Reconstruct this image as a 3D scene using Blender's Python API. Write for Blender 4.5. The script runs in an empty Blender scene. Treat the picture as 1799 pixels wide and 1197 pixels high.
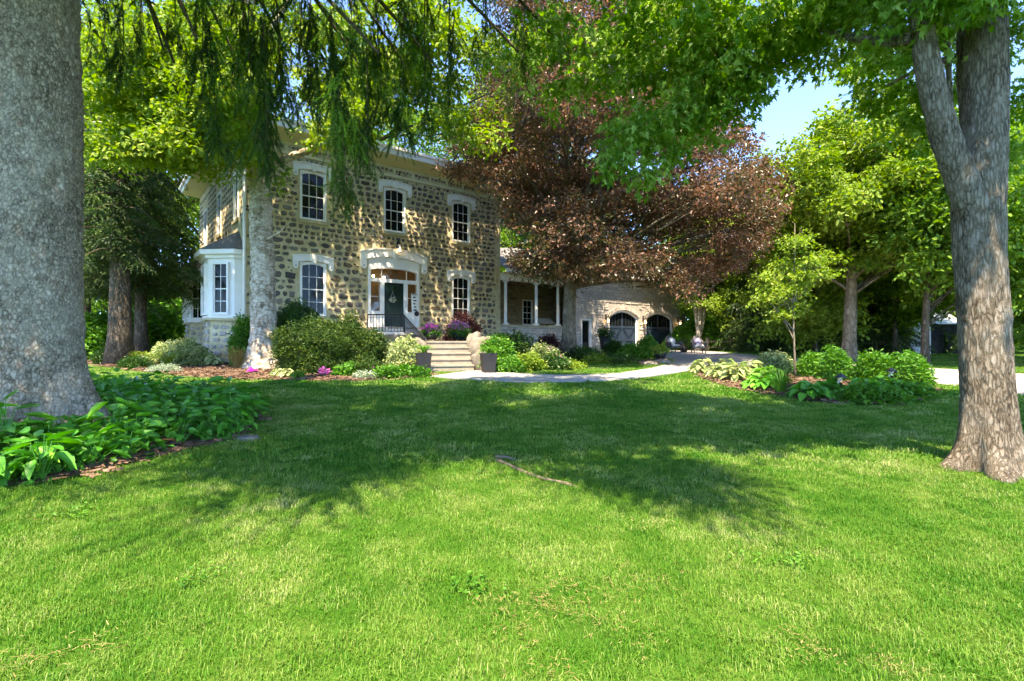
import bpy, math, random
import numpy as np
from mathutils import Vector, Matrix, noise
from mathutils.geometry import delaunay_2d_cdt
R = math.radians
sc = bpy.context.scene
COL = sc.collection

# ------------------------------------------------------------------ camera
EYE = 1.5
FPX = 890.0                       # focal length in pixels of the 1799 px wide photograph
cam_d = bpy.data.cameras.new('camera')
cam_d.sensor_width = 36.0
cam_d.lens = 36.0 * FPX / 1799.0
cam_d.clip_start = 0.05
cam_d.clip_end = 3000
cam = bpy.data.objects.new('camera', cam_d)
COL.objects.link(cam)
cam.location = (0, 0, EYE)
cam.rotation_euler = (R(90), 0, 0)
sc.camera = cam

# ------------------------------------------------------------------ sky and sun
SUN_EL, SUN_AZ = 62.0, 184.0      # azimuth clockwise from +Y; behind the camera
sd = Vector((math.sin(R(SUN_AZ)) * math.cos(R(SUN_EL)), math.cos(R(SUN_AZ)) * math.cos(R(SUN_EL)), math.sin(R(SUN_EL))))
w = bpy.data.worlds.new('World'); sc.world = w; w.use_nodes = True
nt = w.node_tree
bg = nt.nodes['Background']
sky = nt.nodes.new('ShaderNodeTexSky')
sky.sky_type = 'NISHITA'
sky.sun_disc = False
sky.sun_elevation = R(SUN_EL)
sky.sun_rotation = R(SUN_AZ)
sky.air_density = 0.7; sky.altitude = 3000
sky.dust_density = 0.0
sky.ozone_density = 9.0
nt.links.new(sky.outputs[0], bg.inputs[0])
bg.inputs[1].default_value = 0.15
sun_d = bpy.data.lights.new('sun', 'SUN')
sun_d.energy = 2.4
sun_d.angle = R(0.55)
sun_d.color = (1.0, 0.93, 0.82)
sun = bpy.data.objects.new('sun', sun_d)
COL.objects.link(sun)
sun.location = sd * 60
sun.rotation_euler = (-sd).to_track_quat('-Z', 'Y').to_euler()
sc.view_settings.view_transform = 'Standard'
sc.view_settings.look = 'None'
sc.view_settings.exposure = 3.05
sc.view_settings.use_white_balance = True      # camera white balance set for open shade
sc.view_settings.white_balance_temperature = 8100
sc.view_settings.gamma = 1.0
sc.view_settings.use_curve_mapping = False
sc.render.engine = 'CYCLES'
cy = sc.cycles
cy.max_bounces = 6; cy.diffuse_bounces = 4; cy.glossy_bounces = 2; cy.transmission_bounces = 3; cy.transparent_max_bounces = 6
cy.caustics_reflective = False; cy.caustics_refractive = False
cy.sample_clamp_indirect = 6.0
cy.use_denoising = True
cy.use_adaptive_sampling = True
cy.adaptive_threshold = 0.03

# ------------------------------------------------------------------ terrain and pixel helpers
SPR = (-6.16, 6.5)               # the large spruce
def sst(a, b, v):
    t = np.clip((v - a) / (b - a), 0, 1); return t * t * (3 - 2 * t)
def T(x, y):
    x = np.asarray(x, float); y = np.asarray(y, float)
    z = 0.45 * sst(3, 14, y) + 0.35 * sst(15, 32, y)
    z = z + 0.16 * np.exp(-((x - SPR[0]) ** 2 + (y - SPR[1]) ** 2) / 5.0)
    z = z + 0.10 * np.exp(-((x - 5.0) ** 2 + (y - 5.3) ** 2) / 1.6)
    z = z + 0.02 * np.sin(x * 0.9 + 1) * np.sin(y * 0.7)
    return z
def Tz(x, y): return float(T(x, y))
def P(px, py, Y): return ((px - 899.5) / FPX * Y, Y, EYE + (598.5 - py) / FPX * Y)
def G(px, py):
    u = (px - 899.5) / FPX; v = (598.5 - py) / FPX
    lo, hi = 0.5, 120.0
    for _ in range(50):
        m = (lo + hi) / 2
        if EYE + v * m > Tz(u * m, m): lo = m
        else: hi = m
    return (u * lo, lo)
def GP(*pts): return [G(*p) for p in pts]
def at_x(px, Y): return ((px - 899.5) / FPX * Y, Y)
HS = (-5.8, 24.9)                # middle of the house front, foot of the door
D1 = (0.776, 0.631); D2 = (-0.631, 0.776)
HA = math.atan2(0.631, 0.776)
def FC(s, n): return (HS[0] + D1[0] * s + D2[0] * n, HS[1] + D1[1] * s + D2[1] * n)
def inpoly(x, y, poly):
    c = np.zeros(np.shape(x), bool); j = len(poly) - 1
    for i in range(len(poly)):
        xi, yi = poly[i]; xj, yj = poly[j]
        c ^= ((yi > y) != (yj > y)) & (x < (xj - xi) * (y - yi) / (yj - yi + 1e-12) + xi)
        j = i
    return c

# ------------------------------------------------------------------ mesh builder
class MB:
    def __init__(s): s.v = []; s.f = []; s.r = []
    def add(s, v, f, r=0.5):
        o = len(s.v); s.v += [tuple(p) for p in v]; s.f += [tuple(i + o for i in q) for q in f]; s.r += [r] * len(v); return s
    def box(s, x0, x1, y0, y1, z0, z1, r=0.5):
        v = [(x0, y0, z0), (x1, y0, z0), (x1, y1, z0), (x0, y1, z0), (x0, y0, z1), (x1, y0, z1), (x1, y1, z1), (x0, y1, z1)]
        return s.add(v, [(3, 2, 1, 0), (4, 5, 6, 7), (0, 1, 5, 4), (1, 2, 6, 5), (2, 3, 7, 6), (3, 0, 4, 7)], r)
    def prism_y(s, poly, y0, y1, r=0.5):          # polygon in x,z extruded along y
        n = len(poly); v = [(x, y0, z) for x, z in poly] + [(x, y1, z) for x, z in poly]
        f = [tuple(range(n)), tuple(range(2 * n - 1, n - 1, -1))] + [(i, i + n, (i + 1) % n + n, (i + 1) % n) for i in range(n)]
        return s.add(v, f, r)
    def prism_z(s, poly, z0, z1, r=0.5):
        n = len(poly); v = [(x, y, z0) for x, y in poly] + [(x, y, z1) for x, y in poly]
        f = [tuple(range(n - 1, -1, -1)), tuple(range(n, 2 * n))] + [(i, (i + 1) % n, (i + 1) % n + n, i + n) for i in range(n)]
        return s.add(v, f, r)
    def tube(s, pts, rad, seg=8, cap=True, r=0.5, wob=0.0, sc_=3.0):
        pts = [Vector(p) for p in pts]; n = len(pts); v = []; f = []
        ref = Vector((1, 0, 0)); rr = rad if hasattr(rad, '__len__') else [rad] * n
        for i, p in enumerate(pts):
            t = (pts[min(i + 1, n - 1)] - pts[max(i - 1, 0)])
            t = t.normalized() if t.length > 1e-9 else Vector((0, 0, 1))
            a = ref - t * ref.dot(t)
            if a.length < 0.1: a = Vector((0, 1, 0)) - t * t.y
            a.normalize(); b = t.cross(a); ref = a
            for k in range(seg):
                th = 2 * math.pi * k / seg; d = a * math.cos(th) + b * math.sin(th)
                q = rr[i]
                if wob: q *= 1 + wob * noise.noise((p + d * rr[i]) * sc_)
                v.append(p + d * q)
        for i in range(n - 1):
            for k in range(seg):
                k2 = (k + 1) % seg
                f.append((i * seg + k, i * seg + k2, (i + 1) * seg + k2, (i + 1) * seg + k))
        if cap:
            f.append(tuple(range(seg - 1, -1, -1))); f.append(tuple(range((n - 1) * seg, n * seg)))
        return s.add(v, f, r)
    def lathe(s, prof, seg=16, c=(0, 0, 0), r=0.5):
        v = []; f = []; n = len(prof)
        for q, z in prof:
            for k in range(seg):
                th = 2 * math.pi * k / seg; v.append((c[0] + q * math.cos(th), c[1] + q * math.sin(th), c[2] + z))
        for i in range(n - 1):
            for k in range(seg):
                k2 = (k + 1) % seg; f.append((i * seg + k, i * seg + k2, (i + 1) * seg + k2, (i + 1) * seg + k))
        f.append(tuple(range(seg - 1, -1, -1))); f.append(tuple(range((n - 1) * seg, n * seg)))
        return s.add(v, f, r)
    def mesh(s, name, mat, smooth=False):
        me = bpy.data.meshes.new(name); me.from_pydata(s.v, [], s.f)
        a = me.attributes.new('rnd', 'FLOAT', 'POINT'); a.data.foreach_set('value', np.array(s.r, np.float32))
        if mat: me.materials.append(mat)
        if smooth: me.polygons.foreach_set('use_smooth', [True] * len(me.polygons))
        me.update(); return me
    def build(s, name, mat, parent=None, smooth=False, loc=(0, 0, 0), rz=0, kind=None):
        return link(name, s.mesh(name, mat, smooth), parent, loc, rz, kind)
def link(name, data, parent=None, loc=(0, 0, 0), rz=0, kind=None):
    o = bpy.data.objects.new(name, data); COL.objects.link(o)
    o.location = loc; o.rotation_euler = (0, 0, rz)
    if parent: o.parent = parent
    if kind: o['kind'] = kind
    return o
def tag(o, label, cat, group=None):
    o['label'] = label; o['category'] = cat
    if group: o['group'] = group
    return o
def thing(name, label, cat, loc=(0, 0, 0), rz=0, group=None):
    return tag(link(name, None, None, loc, rz), label, cat, group)
def structure(o): o['kind'] = 'structure'; return o
def copy_tree(o, parent=None):
    c = o.copy(); COL.objects.link(c); c.parent = parent
    for ch in list(o.children): copy_tree(ch, c)
    return c

# ------------------------------------------------------------------ materials
def mat(name):
    m = bpy.data.materials.new(name); m.use_nodes = True
    n = m.node_tree; return m, n, n.nodes['Principled BSDF'], n.nodes['Material Output']
def N(n, t, **k):
    x = n.nodes.new(t)
    for a, b in k.items():
        if a in x.inputs: x.inputs[a].default_value = b
        else: setattr(x, a, b)
    return x
def ramp(n, cols, fac=None):
    r = n.nodes.new('ShaderNodeValToRGB'); e = r.color_ramp.elements
    while len(e) < len(cols): e.new(0.5)
    for i, (p, c) in enumerate(cols): e[i].position = p; e[i].color = (*c, 1)
    if fac: n.links.new(fac, r.inputs[0])
    return r
def coords(n, scale=(1, 1, 1), world=False):
    if world:
        g = n.nodes.new('ShaderNodeNewGeometry'); src = g.outputs['Position']
    else:
        g = n.nodes.new('ShaderNodeTexCoord'); src = g.outputs['Object']
    mp = n.nodes.new('ShaderNodeMapping'); mp.inputs['Scale'].default_value = scale
    n.links.new(src, mp.inputs[0]); return mp.outputs[0]
def rough_mat(name, cols, scale=4.0, rough=0.8, bump=0.3, bscale=30.0, sc3=(1, 1, 1), dist=0.02, spec=0.3, world=False):
    m, n, b, o = mat(name); c = coords(n, sc3, world)
    t = N(n, 'ShaderNodeTexNoise', Scale=scale, Detail=6.0, Roughness=0.6); n.links.new(c, t.inputs['Vector'])
    r = ramp(n, cols, t.outputs[0]); n.links.new(r.outputs[0], b.inputs['Base Color'])
    b.inputs['Roughness'].default_value = rough; b.inputs['Specular IOR Level'].default_value = spec
    if bump:
        t2 = N(n, 'ShaderNodeTexNoise', Scale=bscale, Detail=5.0, Roughness=0.65); n.links.new(c, t2.inputs['Vector'])
        bp = N(n, 'ShaderNodeBump', Strength=bump, Distance=dist); n.links.new(t2.outputs[0], bp.inputs['Height']); n.links.new(bp.outputs[0], b.inputs['Normal'])
    return m
def plain(name, c, rough=0.5, metal=0.0, spec=0.4):
    k = tuple(min(1, x * 1.06) for x in c); d = tuple(x * 0.9 for x in c)
    m = rough_mat(name, [(0.35, d), (0.65, k)], 3.0, rough, 0.08, 60.0, dist=0.004, spec=spec)
    m.node_tree.nodes['Principled BSDF'].inputs['Metallic'].default_value = metal
    return m
def leaf_mat(name, cols, trans=0.35, rough=0.5, spec=0.25, wnoise=None):
    m, n, b, o = mat(name)
    at = N(n, 'ShaderNodeAttribute', attribute_name='rnd'); oi = n.nodes.new('ShaderNodeObjectInfo')
    mx = N(n, 'ShaderNodeMath', operation='MULTIPLY_ADD'); mx.inputs[1].default_value = 0.5; n.links.new(at.outputs['Fac'], mx.inputs[0])
    m2 = N(n, 'ShaderNodeMath', operation='MULTIPLY'); m2.inputs[1].default_value = 0.5; n.links.new(oi.outputs['Random'], m2.inputs[0]); n.links.new(m2.outputs[0], mx.inputs[2])
    fac = mx.outputs[0]
    if wnoise:
        c = coords(n, (1, 1, 1), True); t = N(n, 'ShaderNodeTexNoise', Scale=wnoise[0], Detail=3.0); n.links.new(c, t.inputs['Vector'])
        a = N(n, 'ShaderNodeMath', operation='MULTIPLY_ADD'); a.inputs[1].default_value = wnoise[1]; n.links.new(t.outputs[0], a.inputs[0])
        s = N(n, 'ShaderNodeMath', operation='SUBTRACT'); n.links.new(fac, s.inputs[0]); s.inputs[1].default_value = wnoise[1] * 0.5
        n.links.new(s.outputs[0], a.inputs[2]); fac = a.outputs[0]
    r = ramp(n, cols, fac)
    n.links.new(r.outputs[0], b.inputs['Base Color']); b.inputs['Roughness'].default_value = rough; b.inputs['Specular IOR Level'].default_value = spec
    tr = n.nodes.new('ShaderNodeBsdfTranslucent')
    hs = N(n, 'ShaderNodeHueSaturation', Saturation=1.15, Value=1.35); n.links.new(r.outputs[0], hs.inputs['Color']); n.links.new(hs.outputs[0], tr.inputs[0])
    ms = n.nodes.new('ShaderNodeMixShader'); ms.inputs[0].default_value = trans
    n.links.new(b.outputs[0], ms.inputs[1]); n.links.new(tr.outputs[0], ms.inputs[2]); n.links.new(ms.outputs[0], o.inputs[0])
    return m

def bark_mat(name, cols, vs=(14, 14, 5), bump=0.9, dist=0.03, patch=None, edge=0.3, warp=1.3):
    m, n, b, o = mat(name); c = coords(n, (1, 1, 1))
    mp = N(n, 'ShaderNodeMapping'); mp.inputs['Scale'].default_value = vs; n.links.new(c, mp.inputs[0])
    wn = N(n, 'ShaderNodeTexNoise', Scale=0.9, Detail=7.0, Roughness=0.65); n.links.new(mp.outputs[0], wn.inputs['Vector'])
    ma = N(n, 'ShaderNodeVectorMath', operation='MULTIPLY_ADD'); ma.inputs[1].default_value = (warp, warp, warp); n.links.new(wn.outputs['Color'], ma.inputs[0]); n.links.new(mp.outputs[0], ma.inputs[2])
    vo = N(n, 'ShaderNodeTexVoronoi', feature='DISTANCE_TO_EDGE', Scale=1.0); n.links.new(ma.outputs[0], vo.inputs['Vector'])
    vc = N(n, 'ShaderNodeTexVoronoi', feature='F1', Scale=1.0); n.links.new(ma.outputs[0], vc.inputs['Vector'])
    nz = N(n, 'ShaderNodeTexNoise', Scale=2.1, Detail=8.0, Roughness=0.72); n.links.new(ma.outputs[0], nz.inputs['Vector'])
    big = N(n, 'ShaderNodeTexNoise', Scale=1.6, Detail=4.0, Roughness=0.6); n.links.new(c, big.inputs['Vector'])
    sm = N(n, 'ShaderNodeMapRange', interpolation_type='SMOOTHSTEP'); sm.inputs['From Max'].default_value = edge; n.links.new(vo.outputs['Distance'], sm.inputs['Value'])
    sp = n.nodes.new('ShaderNodeSeparateColor'); n.links.new(vc.outputs['Color'], sp.inputs[0])
    def madd(x, k, y=None):
        q = N(n, 'ShaderNodeMath', operation='MULTIPLY_ADD'); q.inputs[1].default_value = k; n.links.new(x, q.inputs[0])
        if y is None: q.inputs[2].default_value = 0.0
        else: n.links.new(y, q.inputs[2])
        return q.outputs[0]
    h = madd(sp.outputs[0], 0.55, madd(nz.outputs[0], 0.9, madd(sm.outputs[0], 0.6)))
    f = madd(sm.outputs[0], 0.16, madd(nz.outputs[0], 0.42, madd(sp.outputs[1], 0.14, madd(big.outputs[0], 0.34))))
    r = ramp(n, cols, f); col = r.outputs[0]
    if patch:
        pn = N(n, 'ShaderNodeTexNoise', Scale=patch[1], Detail=6.0, Roughness=0.7); n.links.new(c, pn.inputs['Vector'])
        pr = ramp(n, [(patch[2], (0, 0, 0)), (patch[2] + 0.10, (.85, .85, .85))], pn.outputs[0])
        mx = N(n, 'ShaderNodeMix', data_type='RGBA'); n.links.new(pr.outputs[0], mx.inputs[0]); n.links.new(col, mx.inputs[6]); mx.inputs[7].default_value = (*patch[0], 1); col = mx.outputs[2]
    n.links.new(col, b.inputs['Base Color']); b.inputs['Roughness'].default_value = 0.9; b.inputs['Specular IOR Level'].default_value = 0.15
    bp = N(n, 'ShaderNodeBump', Strength=bump, Distance=dist); n.links.new(h, bp.inputs['Height']); n.links.new(bp.outputs[0], b.inputs['Normal'])
    return m

M = {}
M['spruce_bark'] = bark_mat('spruce bark', [(0.36, (0.175, 0.127, 0.082)), (0.48, (0.475, 0.373, 0.267)), (0.60, (0.703, 0.572, 0.422)), (0.76, (0.914, 0.773, 0.591))], (24, 24, 16), 1.0, 0.045, ((0.20, 0.14, 0.07), 2.6, 0.63), .35, 1.9)
M['maple_bark'] = bark_mat('maple bark', [(0.36, (0.078, 0.058, 0.039)), (0.47, (0.215, 0.169, 0.117)), (0.60, (0.345, 0.286, 0.215)), (0.76, (0.494, 0.436, 0.358))], (30, 30, 7.5), 1.0, 0.045, ((0.46, 0.37, 0.29), 3.2, 0.57), .30, 1.7)
M['pale_bark'] = bark_mat('pale bark', [(0.34, (0.13, 0.10, 0.065)), (0.45, (0.34, 0.28, 0.20)), (0.57, (0.52, 0.46, 0.37)), (0.80, (0.66, 0.61, 0.52))], (4, 4, 8), 0.6, 0.025, ((0.12, 0.09, 0.05), 2.2, 0.54), .25, 2.4)
M['brown_bark'] = bark_mat('brown bark', [(0.3, (0.03, 0.022, 0.016)), (0.55, (0.11, 0.085, 0.06)), (0.8, (0.22, 0.18, 0.14))], (12, 12, 4), 0.8, 0.03)
M['beech_bark'] = bark_mat('beech bark', [(0.3, (0.055, 0.045, 0.03)), (0.55, (0.17, 0.14, 0.10)), (0.8, (0.29, 0.25, 0.19))], (6, 6, 3), 0.4, 0.02)
M['twig'] = rough_mat('twig', [(0.3, (0.05, 0.038, 0.025)), (0.7, (0.13, 0.10, 0.07))], 20, 0.9, 0.3, 60)

M['mortar'] = rough_mat('sand lime mortar', [(0.28, (0.38, 0.29, 0.15)), (0.42, (0.54, 0.44, 0.25)), (0.56, (0.60, 0.51, 0.31)), (0.72, (0.72, 0.64, 0.44))], 3.4, 0.95, 0.9, 38, dist=0.03, spec=0.1)
M['white'] = rough_mat('white paint', [(0.3, (0.80, 0.79, 0.76)), (0.7, (0.88, 0.87, 0.85))], 2.5, 0.55, 0.08, 40, dist=0.004)
M['cream'] = rough_mat('cream paint', [(0.3, (0.60, 0.55, 0.30)), (0.7, (0.70, 0.65, 0.38))], 1.5, 0.6, 0.08, 40, dist=0.004)
M['tan_stone'] = rough_mat('tan sandstone', [(0.3, (0.40, 0.33, 0.19)), (0.7, (0.55, 0.47, 0.30))], 5, 0.9, 0.3, 40, dist=0.01)
M['concrete'] = rough_mat('concrete', [(0.3, (0.20, 0.185, 0.165)), (0.5, (0.32, 0.30, 0.27)), (0.7, (0.40, 0.38, 0.345))], 1.7, 0.9, 0.3, 60, dist=0.006, world=True)
M['step_stone'] = rough_mat('step stone', [(0.3, (0.20, 0.17, 0.13)), (0.7, (0.32, 0.28, 0.22))], 4, 0.9, 0.3, 50, dist=0.008)
M['asphalt'] = rough_mat('driveway', [(0.3, (0.24, 0.22, 0.205)), (0.7, (0.34, 0.315, 0.295))], 1.2, 0.95, 0.3, 120, dist=0.004, world=True)
M['shingle'] = rough_mat('shingle', [(0.3, (0.085, 0.085, 0.085)), (0.7, (0.19, 0.185, 0.175))], 9, 0.9, 0.4, 60, dist=0.008)
M['boulder'] = rough_mat('boulder', [(0.25, (0.094, 0.079, 0.061)), (0.5, (0.173, 0.148, 0.115)), (0.75, (0.259, 0.223, 0.180))], 4, 0.9, 0.5, 18, dist=0.03)
M['black'] = plain('black metal', (0.018, 0.018, 0.02), 0.4)
M['planter'] = plain('charcoal planter', (0.014, 0.014, 0.015), 0.6)
M['bluepot'] = plain('blue glaze', (0.02, 0.07, 0.22), 0.2)
M['door'] = plain('dark green door', (0.006, 0.022, 0.018), 0.3)
M['garage'] = plain('slate garage door', (0.020, 0.038, 0.066), 0.5)
M['wood'] = rough_mat('fence wood', [(0.3, (0.13, 0.11, 0.07)), (0.7, (0.24, 0.20, 0.13))], 3, 0.85, 0.3, 30, (1, 8, 8))
M['wicker'] = rough_mat('grey wicker', [(0.3, (0.05, 0.048, 0.046)), (0.7, (0.14, 0.13, 0.125))], 60, 0.8, 0.6, 90)
M['cushion'] = plain('cushion', (0.62, 0.60, 0.58), 0.9)
M['lavender'] = plain('lavender cushion', (0.42, 0.36, 0.52), 0.9)
M['mulch'] = rough_mat('mulch', [(0.25, (0.07, 0.042, 0.026)), (0.5, (0.17, 0.105, 0.07)), (0.75, (0.30, 0.21, 0.145))], 7, 0.95, 0.9, 45, dist=0.03, spec=0.1, world=True)
M['soil'] = rough_mat('lawn soil', [(0.3, (0.022, 0.065, 0.008)), (0.5, (0.040, 0.105, 0.012)), (0.75, (0.10, 0.14, 0.03))], 1.5, 1.0, 0.6, 40, dist=0.03, spec=0.05, world=True)
M['shed'] = plain('white siding', (0.72, 0.73, 0.74), 0.6)
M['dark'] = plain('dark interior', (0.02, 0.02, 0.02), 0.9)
M['inner'] = plain('hall wall', (0.26, 0.21, 0.13), 0.9)
M['metal_roof'] = plain('pale metal', (0.45, 0.42, 0.36), 0.5)
def glass_mat():
    m, n, b, o = mat('window glass'); c = coords(n, (1, 1, 1))
    t = N(n, 'ShaderNodeTexNoise', Scale=0.9, Detail=2.0); n.links.new(c, t.inputs['Vector'])
    bp = N(n, 'ShaderNodeBump', Strength=0.12, Distance=0.05); n.links.new(t.outputs[0], bp.inputs['Height'])
    b.inputs['Base Color'].default_value = (0.008, 0.010, 0.009, 1); b.inputs['Roughness'].default_value = 0.03; b.inputs['Specular IOR Level'].default_value = 0.18  # opaque near-black pane; the unlit room behind is put into its colour
    n.links.new(bp.outputs[0], b.inputs['Normal']); return m
M['glass'] = glass_mat()
def clear_mat():
    m, n, b, o = mat('clear pane'); g = n.nodes.new('ShaderNodeBsdfGlossy'); g.inputs['Roughness'].default_value = 0.02
    t = n.nodes.new('ShaderNodeBsdfTransparent'); f = n.nodes.new('ShaderNodeFresnel'); f.inputs[0].default_value = 1.5
    s = n.nodes.new('ShaderNodeMixShader'); n.links.new(f.outputs[0], s.inputs[0]); n.links.new(t.outputs[0], s.inputs[1]); n.links.new(g.outputs[0], s.inputs[2]); n.links.new(s.outputs[0], o.inputs[0]); return m
M['clear'] = clear_mat()
def emis(name, c, st):
    m, n, b, o = mat(name); b.inputs['Base Color'].default_value = (*c, 1); b.inputs['Emission Color'].default_value = (*c, 1); b.inputs['Emission Strength'].default_value = st; return m
M['bulb'] = emis('lit bulb', (1.0, 0.72, 0.36), 5)
M['glow'] = emis('lit hall bulb', (1.0, 0.74, 0.42), 5)
def stone_mat(name, cols, bump=0.6):
    m, n, b, o = mat(name); at = N(n, 'ShaderNodeAttribute', attribute_name='rnd'); oi = n.nodes.new('ShaderNodeObjectInfo')
    m1 = N(n, 'ShaderNodeMath', operation='ADD'); n.links.new(at.outputs['Fac'], m1.inputs[0]); n.links.new(oi.outputs['Random'], m1.inputs[1])
    fr = N(n, 'ShaderNodeMath', operation='FRACT'); n.links.new(m1.outputs[0], fr.inputs[0])
    r = ramp(n, cols, fr.outputs[0]); r.color_ramp.interpolation = 'LINEAR'
    c = coords(n, (1, 1, 1), True); t = N(n, 'ShaderNodeTexNoise', Scale=9.0, Detail=6.0, Roughness=0.7); n.links.new(c, t.inputs['Vector'])
    v = N(n, 'ShaderNodeMapRange'); v.inputs['From Min'].default_value = 0.3; v.inputs['From Max'].default_value = 0.7; v.inputs['To Min'].default_value = 0.65; v.inputs['To Max'].default_value = 1.4; n.links.new(t.outputs[0], v.inputs['Value'])
    hs = n.nodes.new('ShaderNodeHueSaturation'); n.links.new(r.outputs[0], hs.inputs['Color']); n.links.new(v.outputs[0], hs.inputs['Value'])
    n.links.new(hs.outputs[0], b.inputs['Base Color']); b.inputs['Roughness'].default_value = 0.75; b.inputs['Specular IOR Level'].default_value = 0.3
    t2 = N(n, 'ShaderNodeTexNoise', Scale=25.0, Detail=5.0); n.links.new(c, t2.inputs['Vector'])
    bp = N(n, 'ShaderNodeBump', Strength=bump, Distance=0.015); n.links.new(t2.outputs[0], bp.inputs['Height']); n.links.new(bp.outputs[0], b.inputs['Normal']); return m
M['fieldstone'] = stone_mat('dark fieldstone', [(0.0, (0.045, 0.04, 0.037)), (0.12, (0.10, 0.095, 0.085)), (0.24, (0.15, 0.105, 0.065)), (0.36, (0.09, 0.095, 0.075)), (0.48, (0.22, 0.19, 0.15)), (0.58, (0.06, 0.055, 0.055)), (0.70, (0.30, 0.24, 0.17)), (0.80, (0.12, 0.11, 0.10)), (0.9, (0.20, 0.175, 0.16)), (1.0, (0.05, 0.046, 0.046))])
M['ledgestone'] = stone_mat('pale ledge stone', [(0.0, (0.300, 0.268, 0.234)), (0.25, (0.412, 0.369, 0.317)), (0.5, (0.524, 0.471, 0.413)), (0.75, (0.362, 0.319, 0.276)), (1.0, (0.38, 0.35, 0.31))])
M['brownstone'] = stone_mat('brown rubble', [(0.0, (0.15, 0.10, 0.06)), (0.3, (0.26, 0.18, 0.10)), (0.6, (0.34, 0.25, 0.14)), (1.0, (0.20, 0.15, 0.09))])

# foliage materials (base colours in linear values)
M['maple'] = leaf_mat('maple leaf', [(0.1, (0.060, 0.165, 0.015)), (0.5, (0.150, 0.285, 0.036)), (0.9, (0.31, 0.43, 0.13))], 0.48)
M['green'] = leaf_mat('green leaf', [(0.1, (0.048, 0.126, 0.014)), (0.5, (0.114, 0.222, 0.024)), (0.9, (0.216, 0.336, 0.054))], 0.42, wnoise=(0.35, 0.5))
M['lime'] = leaf_mat('light green leaf', [(0.1, (0.095, 0.179, 0.020)), (0.5, (0.185, 0.286, 0.034)), (0.9, (0.302, 0.381, 0.078))], 0.42, wnoise=(0.4, 0.4))
M['copper'] = leaf_mat('copper beech leaf', [(0.05, (0.050, 0.072, 0.020)), (0.32, (0.082, 0.066, 0.030)), (0.60, (0.150, 0.076, 0.046)), (0.95, (0.32, 0.175, 0.125))], 0.38, 0.35, 0.5, wnoise=(0.3, 0.6))
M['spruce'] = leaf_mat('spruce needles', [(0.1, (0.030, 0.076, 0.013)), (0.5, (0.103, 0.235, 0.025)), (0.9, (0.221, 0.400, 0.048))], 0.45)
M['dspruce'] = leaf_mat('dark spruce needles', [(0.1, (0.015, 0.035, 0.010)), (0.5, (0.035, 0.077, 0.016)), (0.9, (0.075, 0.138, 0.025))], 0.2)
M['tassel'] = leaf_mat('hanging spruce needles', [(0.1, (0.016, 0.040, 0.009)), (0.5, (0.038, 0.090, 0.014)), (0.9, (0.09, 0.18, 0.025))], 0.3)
M['root'] = rough_mat('bare root', [(0.3, (0.12, 0.085, 0.055)), (0.7, (0.25, 0.185, 0.13))], 14, 0.9, 0.5, 40, dist=0.01)
M['yew'] = leaf_mat('yew leaf', [(0.1, (0.014, 0.042, 0.008)), (0.5, (0.034, 0.078, 0.012)), (0.85, (0.085, 0.14, 0.020)), (1.0, (0.20, 0.24, 0.04))], 0.25)
M['dgreen'] = leaf_mat('dark green leaf', [(0.1, (0.014, 0.046, 0.009)), (0.5, (0.034, 0.092, 0.014)), (0.9, (0.069, 0.149, 0.023))], 0.25, 0.35, 0.4)
M['bed_leaf'] = leaf_mat('broad green leaf', [(0.1, (0.035, 0.166, 0.017)), (0.5, (0.070, 0.287, 0.028)), (0.9, (0.174, 0.452, 0.052))], 0.3, 0.45, 0.35)
M['bright'] = leaf_mat('bright green leaf', [(0.1, (0.035, 0.13, 0.015)), (0.5, (0.070, 0.21, 0.020)), (0.9, (0.14, 0.30, 0.04))], 0.35)
M['varieg'] = leaf_mat('cream edged leaf', [(0.1, (0.11, 0.19, 0.05)), (0.5, (0.28, 0.34, 0.13)), (0.9, (0.50, 0.52, 0.27))], 0.3)
M['silver'] = leaf_mat('silver leaf', [(0.1, (0.18, 0.25, 0.13)), (0.9, (0.45, 0.50, 0.38))], 0.25)
M['straw'] = leaf_mat('tan stalk', [(0.1, (0.10, 0.10, 0.03)), (0.5, (0.26, 0.20, 0.08)), (0.9, (0.42, 0.34, 0.17))], 0.2)
M['purple'] = leaf_mat('dark red leaf', [(0.1, (0.03, 0.012, 0.012)), (0.9, (0.11, 0.03, 0.03))], 0.25)
M['pink'] = leaf_mat('pink petal', [(0.1, (0.60, 0.10, 0.42)), (0.9, (0.85, 0.35, 0.66))], 0.4)
M['magenta'] = leaf_mat('magenta petal', [(0.1, (0.52, 0.04, 0.46)), (0.9, (0.78, 0.18, 0.68))], 0.4)
M['whitefl'] = leaf_mat('white petal', [(0.1, (0.6, 0.6, 0.5)), (0.9, (0.8, 0.8, 0.72))], 0.3)
M['grass'] = leaf_mat('grass blade', [(0.02, (0.018, 0.118, 0.005)), (0.35, (0.068, 0.195, 0.014)), (0.62, (0.160, 0.270, 0.042)), (0.86, (0.31, 0.36, 0.12)), (1.0, (0.46, 0.44, 0.22))], 0.3, 0.55, 0.25, wnoise=(0.8, 0.95))

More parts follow.
